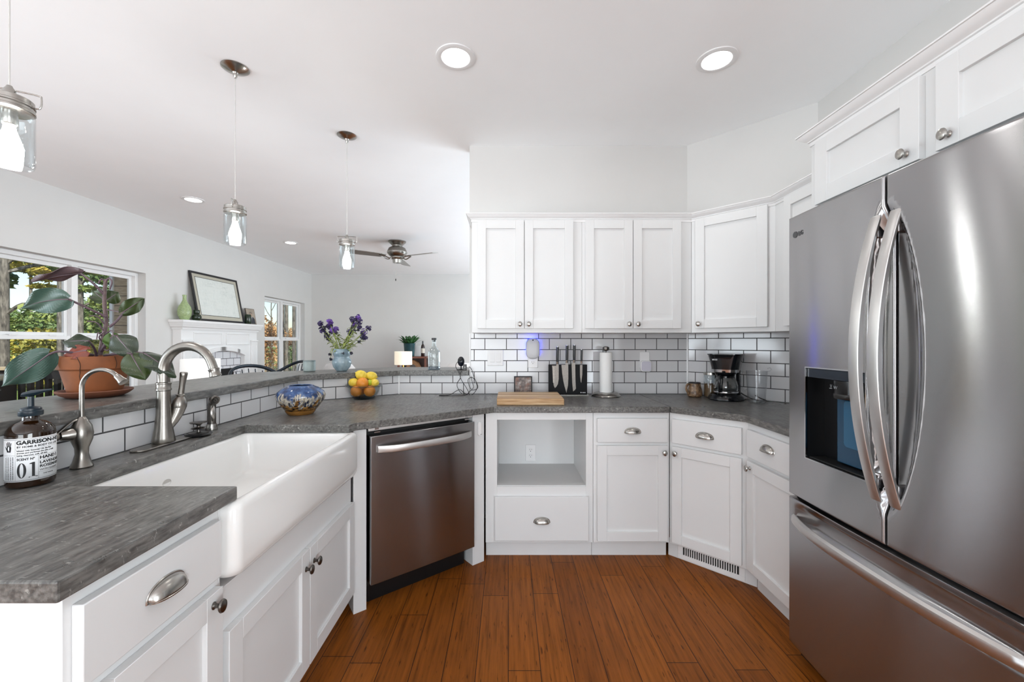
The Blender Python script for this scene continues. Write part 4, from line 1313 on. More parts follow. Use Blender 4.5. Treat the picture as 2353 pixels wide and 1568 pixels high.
b = MB(); b.tube(spline([(-.020, -.074, .158), (-.020, -.100, .160), (-.020, -.116, .146), (-.020, -.117, .100), (-.020, -.110, .060)], 5), [.010] * 21, 12, flat=.8, up=(1, 0, 0)); b.build('carafe_handle', BP, ca)
MB().lathe([(.0745, .050), (.0755, .052), (.0755, .060), (.0745, .062)], 44, (0, -.022, 0)).build('carafe_band', M['chrome'], ca)
b = MB()
for i in range(5):
    b.box(-.056 + .003 * i, -.0925 + .002 * (4 - i), .085 + .009 * i, -.046 + .003 * i, -.0915 + .002 * (4 - i), .0862 + .009 * i)
b.build('graduation_marks', WP, ca)

t = thing('pitcher', 'clear acrylic pitcher with an open handle beside the coffee maker', 'pitcher', (1.572, 2.618, CT), R(-45))
MB().lathe([(0, .003), (.046, .003), (.050, .008), (.060, .195), (.061, .200), (.058, .200), (.048, .012), (0, .009)], 36, wob=lambda u, z: 1 + (.16 * max(0, math.cos(2 * PI * (u - .75))) ** 12 if z > .17 else 0) + .008 * math.cos(2 * PI * u * 12)).build('body', M['acrylic'], t, weld=True)
b = MB(); b.tube(spline([(-.050, -.030, .185), (-.070, -.045, .190), (-.078, -.052, .165), (-.070, -.048, .09), (-.060, -.042, .070), (-.046, -.030, .078)], 5), .008, 10, flat=.7); b.build('handle', M['acrylic'], t)
b = MB(); b.tube(spline([(.052, .020, .196), (.066, .026, .200), (.074, .030, .210), (.066, .027, .220), (.054, .021, .214)], 5), .0035, 8); b.build('lid_loop', M['acrylic'], t)
b = MB(); b.x = Matrix.Rotation(R(36), 4, 'Z') @ Matrix.Translation((-1.440, -2.735, -CT)); b.tube(spline([(1.52, 2.80, 1.0), (1.56, 2.775, .955), (1.615, 2.725, .919), (1.665, 2.672, .9165), (1.640, 2.690, .93), (1.618, 2.712, .945)], 6), .0035, 8)
b.build('power_cord', M['dark'], coffee)

# ------------------------------------------------------------------ on the raised ledge
LZ = 1.089
t = thing('candle_jar', 'small grey-green ceramic jar on the raised ledge, left of the flower vase', 'jar', (-1.395, 2.90, LZ))
CG = plain('celadon_stoneware', (134, 146, 144), .4, var=.08, vscale=40)
MB().lathe([(0, .001), (.036, .001), (.038, .004), (.040, .006), (.0405, .066), (.039, .070), (.036, .070), (.036, .03), (0, .03)], 36).build('cup', CG, t, weld=True)
MB().lathe([(.037, .068), (.0405, .070), (.0405, .077), (.037, .079), (0, .079)], 36).build('lid', plain('dark_celadon', (108, 120, 120), .4), t, weld=True)

VX, VY = -1.180, 2.93
t = thing('vase', 'pale blue pottery vase with a pinched waist, full of wilting purple flowers', 'vase', (VX, VY, LZ))
k = Nodes('blue_glaze'); f_ = k.noise(k.coords((9, 9, 5)), 2, 4)
k.l(k.ramp(f_, [(.3, lin((92, 112, 124))), (.55, lin((128, 146, 154))), (.8, lin((162, 174, 178)))]), k.b.inputs['Base Color']); k.set(Roughness=.2)
wob = lambda u, z: 1 + (.05 * abs(math.sin(2 * PI * u * 2.5)) * math.exp(-((z - .098) / .02) ** 2)) + .02 * math.sin(2 * PI * u * 2 + z * 20)
MB().lathe([(0, .001), (.032, .001), (.036, .005), (.055, .030), (.064, .058), (.062, .080), (.050, .097), (.052, .108), (.060, .122), (.060, .140), (.054, .158), (.050, .158), (.056, .138), (.055, .122), (.046, .104), (.045, .096), (.056, .078), (.056, .05), (0, .02)], 48, wob=wob).build('body', k.m, t, weld=True, sharp=60)

# fifteen wilting stems
GS = plain('wilting_green_stem', (118, 130, 56), .6, var=.25, vscale=60)
FP = plain('dark_purple_petals', (46, 34, 74), .7, var=.35, vscale=60)
FV = plain('violet_petals', (84, 52, 128), .7, var=.3, vscale=60)
FD = plain('shrivelled_dark_petals', (38, 36, 52), .8, var=.3, vscale=60)
random.seed(21)
def up(px, py, Y):
    return Vector(((px - 1168) / 950 * Y, Y, CH - (py - 786) / 950 * Y))
def petal_cluster(c, r, n, m, parent, nm='blossom'):
    b = MB()
    for _ in range(n):
        d_ = Vector((random.gauss(0, 1), random.gauss(0, 1), random.gauss(0, .8))).normalized()
        p = c + d_ * r * random.uniform(.1, 1.15)
        a_ = d_.orthogonal().normalized(); a_.rotate(Matrix.Rotation(random.uniform(0, 6.3), 3, d_)); w_ = d_.cross(a_)
        s_ = r * random.uniform(.45, .8)
        b.f([b.v(p - a_ * s_), b.v(p + w_ * s_ * .7 + d_ * s_ * .3), b.v(p + a_ * s_), b.v(p - w_ * s_ * .7 + d_ * s_ * .25)])
    return b.build(nm, m, parent, solid=.0012, sharp=0, flip=False)
spots = [(736, 745, 1), (757, 740, 2), (741, 760, 1), (758, 751, 1), (765, 759, 2), (772, 757, 2), (752, 775, 1), (812, 735, 1), (824, 731, 2), (815, 746, 2), (826, 740, 1), (825, 752, 1), (846, 755, 1), (836, 764, 2), (838, 776, 1), (806, 762, 1)]
stem_id = []
for i, (px, py, kd) in enumerate(spots):
    Y = VY + random.uniform(-.07, .07)
    top = up(px, py, Y)
    base = Vector((VX + random.uniform(-.025, .025), VY + random.uniform(-.025, .025), LZ + .06))
    t = thing('flower_stem', 'wilting dark purple flower stem standing in the pale blue vase', 'flower stem', base, 0, 'flower stems in the blue vase')
    rel = top - base
    mid = Vector((rel.x * .28, rel.y * .3, rel.z * .45))
    pts = spline([(0, 0, 0), mid, (rel.x * .7, rel.y * .7, rel.z * .78), rel], 6)
    MB().tube(pts, [.0022] * len(pts), 6).build('stem', GS, t)
    petal_cluster(rel, .018 + .006 * random.random(), 22, FV if kd == 2 else FP, t)
    for q in range(2):
        u = random.uniform(.80, .94)
        petal_cluster(Vector(pts[int(u * (len(pts) - 1))]) + Vector((random.uniform(-.018, .018), random.uniform(-.015, .015), random.uniform(-.008, .012))), .011, 14, FD, t, 'withered_blossom')
    for q in range(7):
        p = Vector(pts[random.randint(4, 12)])
        d_ = Vector((random.uniform(-1, 1) + rel.x * 3, random.uniform(-1, 1), random.uniform(-.3, .8))).normalized()
        l = random.uniform(.03, .07)
        sd = d_.cross(Vector((0, .3, 1))).normalized() * random.uniform(.003, .0075)
        b = MB(); b.grid([[p - sd * .3, p + sd * .3], [p + d_ * l * .4 - sd, p + d_ * l * .4 + sd], [p + d_ * l * .8 - sd * .8 + Vector((0, 0, -.006)), p + d_ * l * .8 + sd * .8 + Vector((0, 0, -.006))], [p + d_ * l + Vector((0, 0, -.016)), p + d_ * l + sd * .1 + Vector((0, 0, -.016))]])
        b.build('leaf', GS, t, solid=.0008, sharp=0, flip=False)
# drooping stems over the rim
for i, (px, py) in enumerate(((757, 815), (760, 826), (786, 812), (807, 812))):
    top = up(px, py, VY - .05)
    base = Vector((VX + (-.03 if px < 782 else .03), VY - .02, LZ + .13))
    t = thing('flower_stem', 'limp withered flower stem hanging over the rim of the pale blue vase', 'flower stem', base, 0, 'limp stems over the vase rim')
    rel = top - base
    pts = spline([(0, 0, 0), (rel.x * .5, rel.y * .6, .03), (rel.x * .95, rel.y, rel.z * .4), rel], 6)
    MB().tube(pts, .0018, 6).build('stem', GS, t)
    petal_cluster(rel, .012, 16, FD, t)

t = thing('bottle', 'clear square-shouldered glass bottle with a dark stopper on the raised ledge', 'bottle', (-.562, 3.13, LZ))
MB().lathe([(0, .012), (.040, .012), (.046, .020), (.046, .125), (.042, .145), (.028, .162), (.016, .172), (.0145, .180), (.0145, .212), (.0165, .214), (.0165, .220), (.0125, .220), (.0125, .180), (.025, .160), (.039, .143), (.0435, .125), (.0435, .024), (0, .022)], 40).build('glass', M['glass_bowl'], t, weld=True)
MB().lathe([(0, .0006), (.044, .0006), (.046, .004), (.046, .012), (.044, .022), (0, .026)], 40).build('thick_base', M['glass_base'], t, weld=True)
MB().lathe([(0, .208), (.012, .208), (.0125, .221), (.0190, .222), (.0190, .236), (.017, .238), (0, .238)], 28).build('stopper', plain('dark_cork_stopper', (54, 54, 56), .5), t, weld=True)

t = thing('webcam', 'small black ball-shaped webcam on a round desk foot at the end of the ledge', 'webcam', (-.352, 3.085, LZ), R(-10))
MB().lathe([(0, .0006), (.036, .0006), (.038, .003), (.030, .006), (.006, .009), (.0045, .030), (0, .030)], 30).build('stand', M['dark'], t, weld=True)
b = MB(); b.ball((0, -.002, .062), (.026, .024, .037), 24, 16); hd_ = b.build('head', plain('navy_black_plastic', (14, 20, 32), .2), t)
b = MB(); b.x = Matrix.Translation((0, -.024, .074)) @ Matrix.Rotation(R(90), 4, 'X'); b.lathe([(0, .003), (.010, .003), (.012, 0), (0, -.001)], 20); b.build('lens', M['gap'], hd_)
t = thing('power_adapter', 'small black cube power adapter beside the webcam', 'power adapter', (-.318, 3.034, LZ))
MB().box(-.014, -.013, .0005, .012, .013, .043).build('block', M['dark'], t, bevel=.003)
b = MB(); b.box(-.004, -.0138, .022, .006, -.0130, .0235); b.build('port', M['nickel'], t)
b = MB()
def hang(px, py, Y=2.992):
    return tuple(up(px, py, Y))
pts = [hang(1062, 826, 3.05), hang(1052, 832, 3.02), hang(1047, 842, 3.0), hang(1054, 855, 2.99), hang(1058, 868, 2.985), hang(1051, 880), hang(1051, 890), hang(1059, 903), hang(1070, 908), hang(1078, 909), hang(1076, 900), hang(1068, 886), hang(1060, 873), hang(1057, 862), hang(1061, 852)]
b.tube(spline(pts, 6), .0022, 6)
pts = [hang(1078, 843, 3.03), hang(1084, 850, 2.99), hang(1089, 866), hang(1095, 882), hang(1096, 893), hang(1088, 905), hang(1078, 909), hang(1066, 903), hang(1055, 896), hang(1048, 893, 2.975)]
pts = pts[:-1] + [(-.42, 2.955, .918), (-.49, 2.945, .917), (-.47, 2.905, .917), (-.38, 2.925, .917), (-.30, 2.95, .920), hang(1081, 898), hang(1092, 896), hang(1098, 890), hang(1092, 874), hang(1084, 868), hang(1076, 872), hang(1077, 884), hang(1083, 895), hang(1088, 890), hang(1085, 878), hang(1082, 866)]
b.tube(spline(pts, 6), .0022, 6)
tag(b.build('cable', M['dark'], None), 'tangled thin black cable hanging from the ledge down to the counter', 'cable')

# potted philodendron
PXY = (-1.575, 1.578)
TERRA = plain('terracotta', (124, 70, 35), .75, var=.32, vscale=9, bump=.15)
t = thing('plant_saucer', 'round terracotta saucer under the big potted plant', 'saucer', (PXY[0], PXY[1], LZ))
b = MB().lathe([(0, .001), (.080, .001), (.096, .010), (.1075, .020), (.1095, .024), (.1075, .027), (.098, .024), (.086, .013), (.02, .010), (0, .010)], 48)
b.build('dish', plain('dark_terracotta', (104, 60, 40), .7, var=.2, vscale=12), t, weld=True)
P0 = Vector((PXY[0], PXY[1], LZ + .0105))
plant = thing('potted_plant', 'large potted philodendron with broad dark leaves in a cracked terracotta pot', 'potted plant', P0)
MB().lathe([(0, .0005), (.072, .0005), (.076, .006), (.096, .092), (.1045, .098), (.110, .140), (.108, .144), (.100, .144), (.096, .128), (0, .128)], 56).build('pot', TERRA, plant, weld=True)
PA = math.atan2(-PXY[1], -PXY[0])                 # side of the pot turned to the kitchen
b = MB()
for da, zz in ((-.42, (.006, .143)), (.50, (.099, .143))):
    n_ = 12
    b.tube([((.0752 + (.0965 - .0752) * ((z - .006) / .086) if z < .092 else (.105 + .0055 * (z - .098) / .042)) * math.cos(PA + da + .05 * math.sin(z * 70)), (.0752 + (.0965 - .0752) * ((z - .006) / .086) if z < .092 else (.105 + .0055 * (z - .098) / .042)) * math.sin(PA + da + .05 * math.sin(z * 70)), z) for z in [zz[0] + (zz[1] - zz[0]) * q / n_ for q in range(n_ + 1)]], .0011, 5)
b.build('cracks', plain('crack_shadow', (58, 34, 20), .9), plant)
b = MB(); b.lathe([(0, .133), (.05, .132), (.096, .129), (.096, .126), (0, .126)], 40); b.build('soil', plain('potting_soil', (52, 40, 30), .95, var=.4, vscale=120, bump=.6), plant)['kind'] = 'stuff'
LG_ = plain('dark_green_leaf', (38, 50, 34), .4, var=.18, vscale=25)
LB_ = plain('olive_green_leaf', (46, 60, 24), .42, var=.18, vscale=25)
LT_ = plain('blue_green_leaf', (56, 80, 70), .36, var=.18, vscale=18)
LP_ = plain('purple_brown_leaf', (78, 62, 66), .4, var=.15, vscale=25)
LR_ = plain('rust_red_leaf', (112, 50, 34), .5, var=.15, vscale=25)
PT_ = plain('purple_petiole', (84, 66, 74), .4, var=.2, vscale=60)
for m_ in (LG_, LB_, LT_):
    pass
def leaf(base, tip, width, m, fold=.25, droop=.12, face=None, name='leaf', heart=.10):
    """broad pointed leaf blade between two points, folded along its midrib"""
    base = Vector(base); tip = Vector(tip)
    ax = tip - base; L = ax.length; ax.normalize()
    nrm = Vector(face) if face else (Vector((0, 0, CH)) - (base + tip) / 2)
    nrm = (nrm - ax * nrm.dot(ax)).normalized()
    sd = ax.cross(nrm)
    b = MB()
    rows = []
    NU, NV = 20, 8
    for i in range(NU + 1):
        u = i / NU
        w = width * .5 * max(0, math.sin(PI * u ** .72)) ** .62 * (1.0 if u < .5 else (1 - ((u - .5) / .5) ** 2.6 * .55))
        if u < .001: w = width * .10
        row = []
        for j in range(-NV, NV + 1):
            s_ = j / NV
            back = -heart * L * (abs(s_) ** 1.6) * max(0, 1 - u * 3.2)
            lift = fold * width * .5 * abs(s_) ** 1.4 * (1 - .5 * u) + .008 * math.sin(u * 9 + s_ * 3) * abs(s_)
            sag = -droop * L * u * u
            p = base + ax * (u * L + back) + sd * (w * s_) + nrm * lift + Vector((0, 0, sag + droop * L * u))
            row.append(p - P0)
        rows.append(row)
    b.grid(rows)
    o = b.build(name, m, plant, solid=.0014, sharp=0, flip=False)
    rb = MB(); rb.tube([r_[NV] for r_ in rows[:-1]], [.0028 * (1 - .8 * i / NU) for i in range(NU)], 6); rb.build('midrib', PT_, o)
    return o
def stalk(pts, r=.0042, m=PT_, nm='petiole'):
    pp = [Vector(p) - P0 for p in spline(pts, 6)]
    return MB().tube(pp, [r * (1.15 - .35 * i / len(pp)) for i in range(len(pp))], 8).build(nm, m, plant)
YP = PXY[1]
crown_ = [up(230, 816, YP), up(236, 780, YP), up(244, 740, YP + .01), up(240, 700, YP), up(241, 660, YP), up(244, 642, YP)]
stalk(crown_, .0066, plain('knobbly_plant_stem', (88, 70, 70), .6, var=.35, vscale=70, bump=.5), 'stem')
pA = up(185, 628, YP - .06)
stalk([up(240, 678, YP), up(215, 652, YP - .03), pA]); leaf(pA, up(73, 648, YP - .12), .062, LP_, fold=-.25, droop=.10, face=(.25, -.35, -1))
pB = up(158, 688, YP - .08)
stalk([up(243, 728, YP), up(205, 710, YP - .04), pB]); leaf(pB, up(49, 708, YP - .10), .090, LT_, fold=.10, droop=.22)
pC = up(286, 716, YP + .02)
stalk([up(251, 752, YP), up(268, 738, YP + .01), pC]); leaf(pC, up(331, 686, YP + .03), .058, LB_, fold=.1, droop=.03, heart=.2)
leaf(up(240, 690, YP + .03), up(212, 668, YP + .05), .056, LB_, fold=.15, droop=.03)
leaf(up(246, 690, YP + .03), up(272, 672, YP + .05), .060, LB_, fold=.15, droop=.03)
stalk([up(244, 646, YP), up(250, 640, YP), up(257, 648, YP), up(252, 666, YP)], .003)
stalk([up(243, 648, YP), up(233, 642, YP - .01), up(226, 652, YP - .02)], .003)
pE = up(206, 800, YP - .04)
stalk([up(222, 818, YP), up(216, 800, YP - .02), up(203, 783, YP - .05)]); leaf(up(203, 784, YP - .05), up(144, 786, YP - .08), .076, LG_, fold=-.2, droop=.10, face=(.3, -.7, .8))
leaf(up(199, 806, YP - .085), up(146, 816, YP - .10), .064, LR_, fold=-.2, droop=.12, face=(.2, -.8, .6))
pG = up(112, 815, YP - .13)
stalk([up(214, 816, YP - .02), up(178, 812, YP - .08), up(135, 808, YP - .12), pG]); leaf(pG, up(4, 888, YP - .17), .098, LT_, fold=-.12, droop=-.05)
leaf(up(257, 770, YP - .02), up(266, 806, YP - .04), .060, plain('bright_green_leaf', (58, 86, 24), .42, var=.2, vscale=25), fold=.15, droop=.05)
stalk([up(232, 808, YP), up(250, 782, YP - .02), up(268, 772, YP - .04)], .006); leaf(up(268, 773, YP - .04), up(306, 819, YP - .06), .086, LG_, fold=-.2, droop=.06)
stalk([up(240, 817, YP), up(285, 812, YP - .05), up(303, 814, YP - .07)]); leaf(up(302, 816, YP - .07), up(334, 872, YP - .08), .090, LB_, fold=-.15, droop=.03)
pK = up(331, 812, YP - .05)
stalk([up(258, 814, YP), up(300, 810, YP - .03), pK]); leaf(pK, up(405, 866, YP - .03), .076, LG_, fold=-.35, droop=.16, face=(.1, -.6, .9))
for (a_, b_, c_) in (((246, 712), (258, 714), (273, 717)), ((240, 745), (225, 728), (205, 726)), ((238, 760), (222, 742), (200, 738)), ((236, 775), (226, 765), (222, 780)), ((240, 770), (256, 760), (262, 776)), ((238, 790), (228, 775), (240, 762)), ((236, 800), (247, 806), (256, 795))):
    stalk([up(*a_, YP), up(*b_, YP - .02), up(*c_, YP - .03)], .0022, nm='aerial_root')

# ------------------------------------------------------------------ living room; fireplace local x along +Y, local -y out of the wall
t = thing('fireplace', 'white painted fireplace mantel with a tiled arched firebox on the window wall', 'fireplace', (XL, 5.17, 0), PI / 2)
MW = 1.60
TR = M['trim']
b = MB(); sweep(b, [(0.02, -.001), (.02, -.125), (MW - .02, -.125), (MW - .02, -.001)], [(0, 1.455), (.010, 1.455), (.014, 1.478), (.034, 1.492), (.036, 1.508), (.052, 1.530), (.054, 1.542), (.062, 1.545), (.062, 1.575), (-.12, 1.575), (-.12, 1.455)])
b.build('mantel_shelf', TR, t, sharp=30)
A0, A1 = .33, 1.27
N = 18
arch = [(A0 + (A1 - A0) * i / N, 1.085 + .085 * math.sin(PI * i / N) ** .8) for i in range(N + 1)]
b = MB(); b.prism([(.02, 0), (A0, 0)] + arch + [(A1, 0), (MW - .02, 0), (MW - .02, 1.456), (.02, 1.456)], -.115, -.001, 'xz'); b.build('surround', TR, t, bevel=.004)
b = MB()
for i in range(N):
    (xa_, za), (xb_, zb) = arch[i], arch[i + 1]
    b.prism([(xa_, za), (xb_, zb), (xb_, zb + .055), (xa_, za + .055)], -.130, -.114, 'xz')
b.build('arch_molding', TR, t, weld=True)
for x0 in (.03, MW - .19):
    p_ = MB().box(x0, -.135, .0, x0 + .16, -.114, 1.30).box(x0 - .008, -.142, 1.30, x0 + .168, -.113, 1.325).box(x0 - .006, -.145, .0, x0 + .166, -.113, .16)
    po = p_.build('pilaster', TR, t, bevel=.004)
    MB().box(x0 + .03, -.139, .22, x0 + .04, -.134, 1.24).box(x0 + .12, -.139, .22, x0 + .13, -.134, 1.24).build('panel_molding', TR, po, bevel=.002)
for x0, x1 in ((.22, .76), (.84, 1.38)):
    b = MB(); z0, z1 = 1.255, 1.425
    b.box(x0, -.126, z1 - .015, x1, -.114, z1); b.box(x0, -.126, z0, x1, -.114, z0 + .015); b.box(x0, -.126, z0 + .015, x0 + .015, -.114, z1 - .015); b.box(x1 - .015, -.126, z0 + .015, x1, -.114, z1 - .015)
    b.build('frieze_panel', TR, t, bevel=.003)
b = MB(); F0, F1, FZ = .50, 1.10, .905
b.box(A0, -.05, 0, F0, -.03, 1.19); b.box(F1, -.05, 0, A1, -.03, 1.19); b.box(F0, -.05, FZ, F1, -.03, 1.19)
b.build('hearth_tiles', M['hearth_tile'], t)
MB().box(F0, -.045, .04, F1, -.012, FZ).build('firebox', M['gap'], t)
b = MB(); b.box(F0 + .01, -.058, FZ - .10, F1 - .01, -.046, FZ - .01)
for i in range(4):
    b.box(F0 + .03, -.061, FZ - .09 + i * .02, F1 - .03, -.057, FZ - .082 + i * .02)
b.build('louver_panel', M['dark'], t)

MZ = 1.575
# framed drawing leaning against the wall
t = thing('framed_drawing', 'large black framed line drawing leaning on the wall above the fireplace', 'framed picture', (XL + .135, 5.915, MZ + .003), PI / 2)
TI = Matrix.Rotation(R(-10.5), 4, 'X')
b = MB(); b.x = TI
w_, h_ = .475, .675
for q in ((-w_, 0, -w_ + .028, h_), (w_ - .028, 0, w_, h_), (-w_ + .028, h_ - .028, w_ - .028, h_), (-w_ + .028, 0, w_ - .028, .028)):
    b.box(q[0], -.012, q[1], q[2], .010, q[3])
b.build('frame', plain('black_wood_frame', (26, 26, 30), .4), t, bevel=.003)
b = MB(); b.x = TI; b.box(-w_ + .026, -.004, .026, w_ - .026, .006, h_ - .026); b.build('mat_board', plain('grey_mat_board', (176, 172, 158), .8), t)
k = Nodes('pencil_drawing')
f_ = k.noise(k.coords((5, 40, 60)), 1.0, 4, .7); f2_ = k.noise(k.coords((60, 40, 4)), 1.0, 4, .7); f3_ = k.noise(k.coords((5, 5, 5)), 1.2, 2)
ln = k.mix(1.0, k.ramp(f_, [(.42, (1, 1, 1, 1)), (.44, (.55, .6, .6, 1)), (.46, (1, 1, 1, 1))]), k.ramp(f2_, [(.50, (1, 1, 1, 1)), (.52, (.55, .62, .62, 1)), (.54, (1, 1, 1, 1))]), 'MULTIPLY')
ln = k.mix(k.ramp(f3_, [(.35, (.15, .15, .15, 1)), (.65, (.9, .9, .9, 1))]), (1, 1, 1, 1), ln)
k.l(k.mix(1.0, lin((216, 220, 216)), ln, 'MULTIPLY'), k.b.inputs['Base Color']); k.set(Roughness=.3)
b = MB(); b.x = TI; b.box(-w_ + .085, -.0055, .085, w_ - .085, -.003, h_ - .075); b.build('drawing_sheet', k.m, t)
b = MB(); b.x = TI
e_ = .006; x0, x1, z0, z1 = -w_ + .078, w_ - .078, .078, h_ - .068
for q in ((x0, z0, x0 + e_, z1), (x1 - e_, z0, x1, z1), (x0, z0, x1, z0 + e_), (x0, z1 - e_, x1, z1)):
    b.box(q[0], -.0058, q[1], q[2], -.0035, q[3])
b.build('inner_line', plain('dark_line', (60, 62, 62), .6), t)

t = thing('portrait_photo', 'small framed portrait of a person in a dark suit, right end of the mantel', 'framed photo', (XL + .115, 6.625, MZ + .003), PI / 2)
b = MB(); b.x = TI; b.box(-.115, -.006, 0, .115, .006, .255); b.build('frame', plain('dark_bronze_frame', (70, 62, 56), .4), t, bevel=.002)
b = MB(); b.x = TI; b.box(-.106, -.0075, .008, .106, -.0055, .247); b.build('print', plain('sepia_backdrop', (158, 146, 132), .4, var=.2, vscale=8), t)
b = MB(); b.x = TI; b.prism([(-.085, .010), (.085, .010), (.080, .085), (.050, .112), (.020, .122), (-.020, .122), (-.050, .112), (-.080, .085)], -.0085, -.0072, 'xz'); b.build('suit', plain('print_dark_suit', (46, 48, 56), .5), t)
b = MB(); b.x = TI; b.prism([(0, .055), (.022, .122), (-.022, .122)], -.0092, -.0084, 'xz'); b.build('shirt', plain('print_white_shirt', (196, 196, 196), .5), t)
b = MB(); b.x = TI; b.prism([(0, .045), (.007, .060), (.005, .112), (-.005, .112), (-.007, .060)], -.0098, -.0091, 'xz'); b.build('tie', plain('print_grey_tie', (90, 90, 96), .5), t)
b = MB(); b.x = TI; b.prism([(.030 * math.cos(2 * PI * i / 24), .158 + .040 * math.sin(2 * PI * i / 24)) for i in range(24)], -.0098, -.0072, 'xz'); b.build('face', plain('print_face', (172, 146, 126), .5), t)
b = MB(); b.x = TI; b.prism([(.033 * math.cos(PI * i / 16), .172 + .030 * math.sin(PI * i / 16)) for i in range(17)], -.0104, -.0096, 'xz'); b.build('hair', plain('print_hair', (120, 110, 102), .5), t)

def pot(name, label, cat, p, prof, m, seg=36):
    t = thing(name, label, cat, p)
    MB().lathe(prof, seg).build('body', m, t, weld=True)
    return t
gv = plain('speckled_pale_green_glaze', (150, 168, 122), .3, var=.22, vscale=60)
pot('vase', 'tall pale green speckled bottle vase on the left end of the mantel', 'vase', (XL + .105, 5.255, MZ), [(0, .001), (.042, .001), (.050, .01), (.070, .06), (.076, .11), (.066, .165), (.038, .215), (.022, .250), (.019, .290), (.024, .318), (.021, .320), (.015, .29), (0, .25)], gv)
dg = plain('dark_green_glaze', (30, 44, 30), .2, var=.3, vscale=40)
pot('jar', 'small squat dark green jar between the green vase and the framed drawing', 'jar', (XL + .160, 5.385, MZ), [(0, .001), (.040, .001), (.052, .02), (.055, .05), (.045, .075), (.030, .085), (.034, .092), (.036, .130), (.033, .138), (.028, .13), (0, .1)], dg)
pot('jar', 'small straight dark green jar between the framed drawing and the portrait', 'jar', (XL + .155, 6.455, MZ), [(0, .001), (.042, .001), (.048, .01), (.047, .10), (.042, .145), (.038, .150), (.034, .14), (0, .08)], dg)

# table lamps on side tables
def side_table(label, x, y, h, r, m):
    t = thing('side_table', label, 'side table', (x, y, 0))
    MB().lathe([(0, h - .03), (r, h - .03), (r, h), (0, h)], 36).build('table_top', m, t, bevel=.004)
    for i in range(3):
        a_ = 2 * PI * i / 3 + .4
        MB().tube([(r * .45 * math.cos(a_), r * .45 * math.sin(a_), h - .03), (r * .85 * math.cos(a_), r * .85 * math.sin(a_), 0.001)], .016, 10).build('leg', m, t)
    return t
WD = plain('walnut', (104, 66, 42), .4, var=.2, vscale=14)
def table_lamp(label, x, y, z, r, h, zs, m, metal):
    t = thing('table_lamp', label, 'table lamp', (x, y, z))
    MB().lathe([(0, .001), (.075, .001), (.075, .012), (.03, .022), (.014, .04), (.011, zs * .5), (.02, zs * .62), (.011, zs * .75), (.009, zs + .05), (0, zs + .05)], 28).build('base', M[metal] if metal in M else metal, t, weld=True)
    MB().lathe([(r, zs), (r * .985, zs + h), (r * .975, zs + h), (r * .99, zs)], 44).build('lamp_shade', m, t, weld=True)
    b = MB()
    for i in range(3):
        a_ = 2 * PI * i / 3
        b.tube([(0, 0, zs + .045), (r * .975 * math.cos(a_), r * .975 * math.sin(a_), zs + h - .012)], .002, 6)
    b.build('shade_ring', M['nickel'], t)
    MB().ball((0, 0, zs + .10), (.028, .028, .04), 16, 10).build('bulb', M['lamp_bulb'], t, sharp=0)
    return t
side_table('round walnut side table under the large white lamp, before the fireplace', -3.17, 4.26, .50, .26, WD)
table_lamp('large white drum shade table lamp standing before the fireplace', -3.17, 4.26, .50, .172, .29, .33, M['shade_white'], 'nickel')
gold = plain('brass', (190, 146, 74), .25, 1.0)
side_table('round walnut side table under the cream lamp near the console', -1.60, 6.30, .60, .24, WD)
table_lamp('small cream drum shade table lamp with a brass base, left of the console', -1.60, 6.30, .60, .132, .20, .35, M['shade_warm'], gold)

# console against the far wall
t = thing('console_table', 'reddish wooden console shelf against the far living room wall', 'console table', (-1.94, 8.50, 0))
RW = plain('reddish_wood', (112, 66, 50), .45, var=.2, vscale=12)
MB().box(-.30, -.20, .965, .30, .20, 1.0).build('top', RW, t, bevel=.003)
for x in (-.29, .25):
    for y in (-.19, .15):
        MB().box(x, y, 0.001, x + .04, y + .04, .965).build('leg', RW, t, bevel=.002)
MB().box(-.29, -.19, .62, .29, .19, .65).build('shelf', RW, t, bevel=.002)
MB().box(-.25, .185, .65, .25, .195, .965).build('back_panel', plain('dark_wood', (52, 34, 28), .5), t)
t = thing('mantel_clock', 'brown arched wooden clock on the lower shelf of the console', 'clock', (-1.93, 8.42, .65))
b = MB(); b.prism([(-.16, 0), (.16, 0), (.15, .12), (.10, .22), (.0, .28), (-.10, .22), (-.15, .12)], -.06, .06, 'xz'); b.build('case', plain('honey_wood', (138, 98, 62), .4, var=.25, vscale=18), t, bevel=.006)
b = MB(); b.prism([(.062 * math.cos(2 * PI * i / 28), .13 + .062 * math.sin(2 * PI * i / 28)) for i in range(28)], -.066, -.059, 'xz'); b.build('dial', plain('dark_dial', (70, 66, 62), .4), t)
t = thing('potted_plant', 'leafy green plant in a dark blue-green glazed pot on the console', 'potted plant', (-2.02, 8.45, 1.0))
MB().lathe([(0, .001), (.088, .001), (.098, .01), (.118, .26), (.122, .27), (.112, .27), (.105, .24), (0, .235)], 36).build('pot', plain('blue_green_glaze', (38, 70, 76), .15, var=.3, vscale=9), t, weld=True)
random.seed(5)
lg2 = plain('fresh_green_leaf', (44, 92, 44), .45, var=.3, vscale=30)
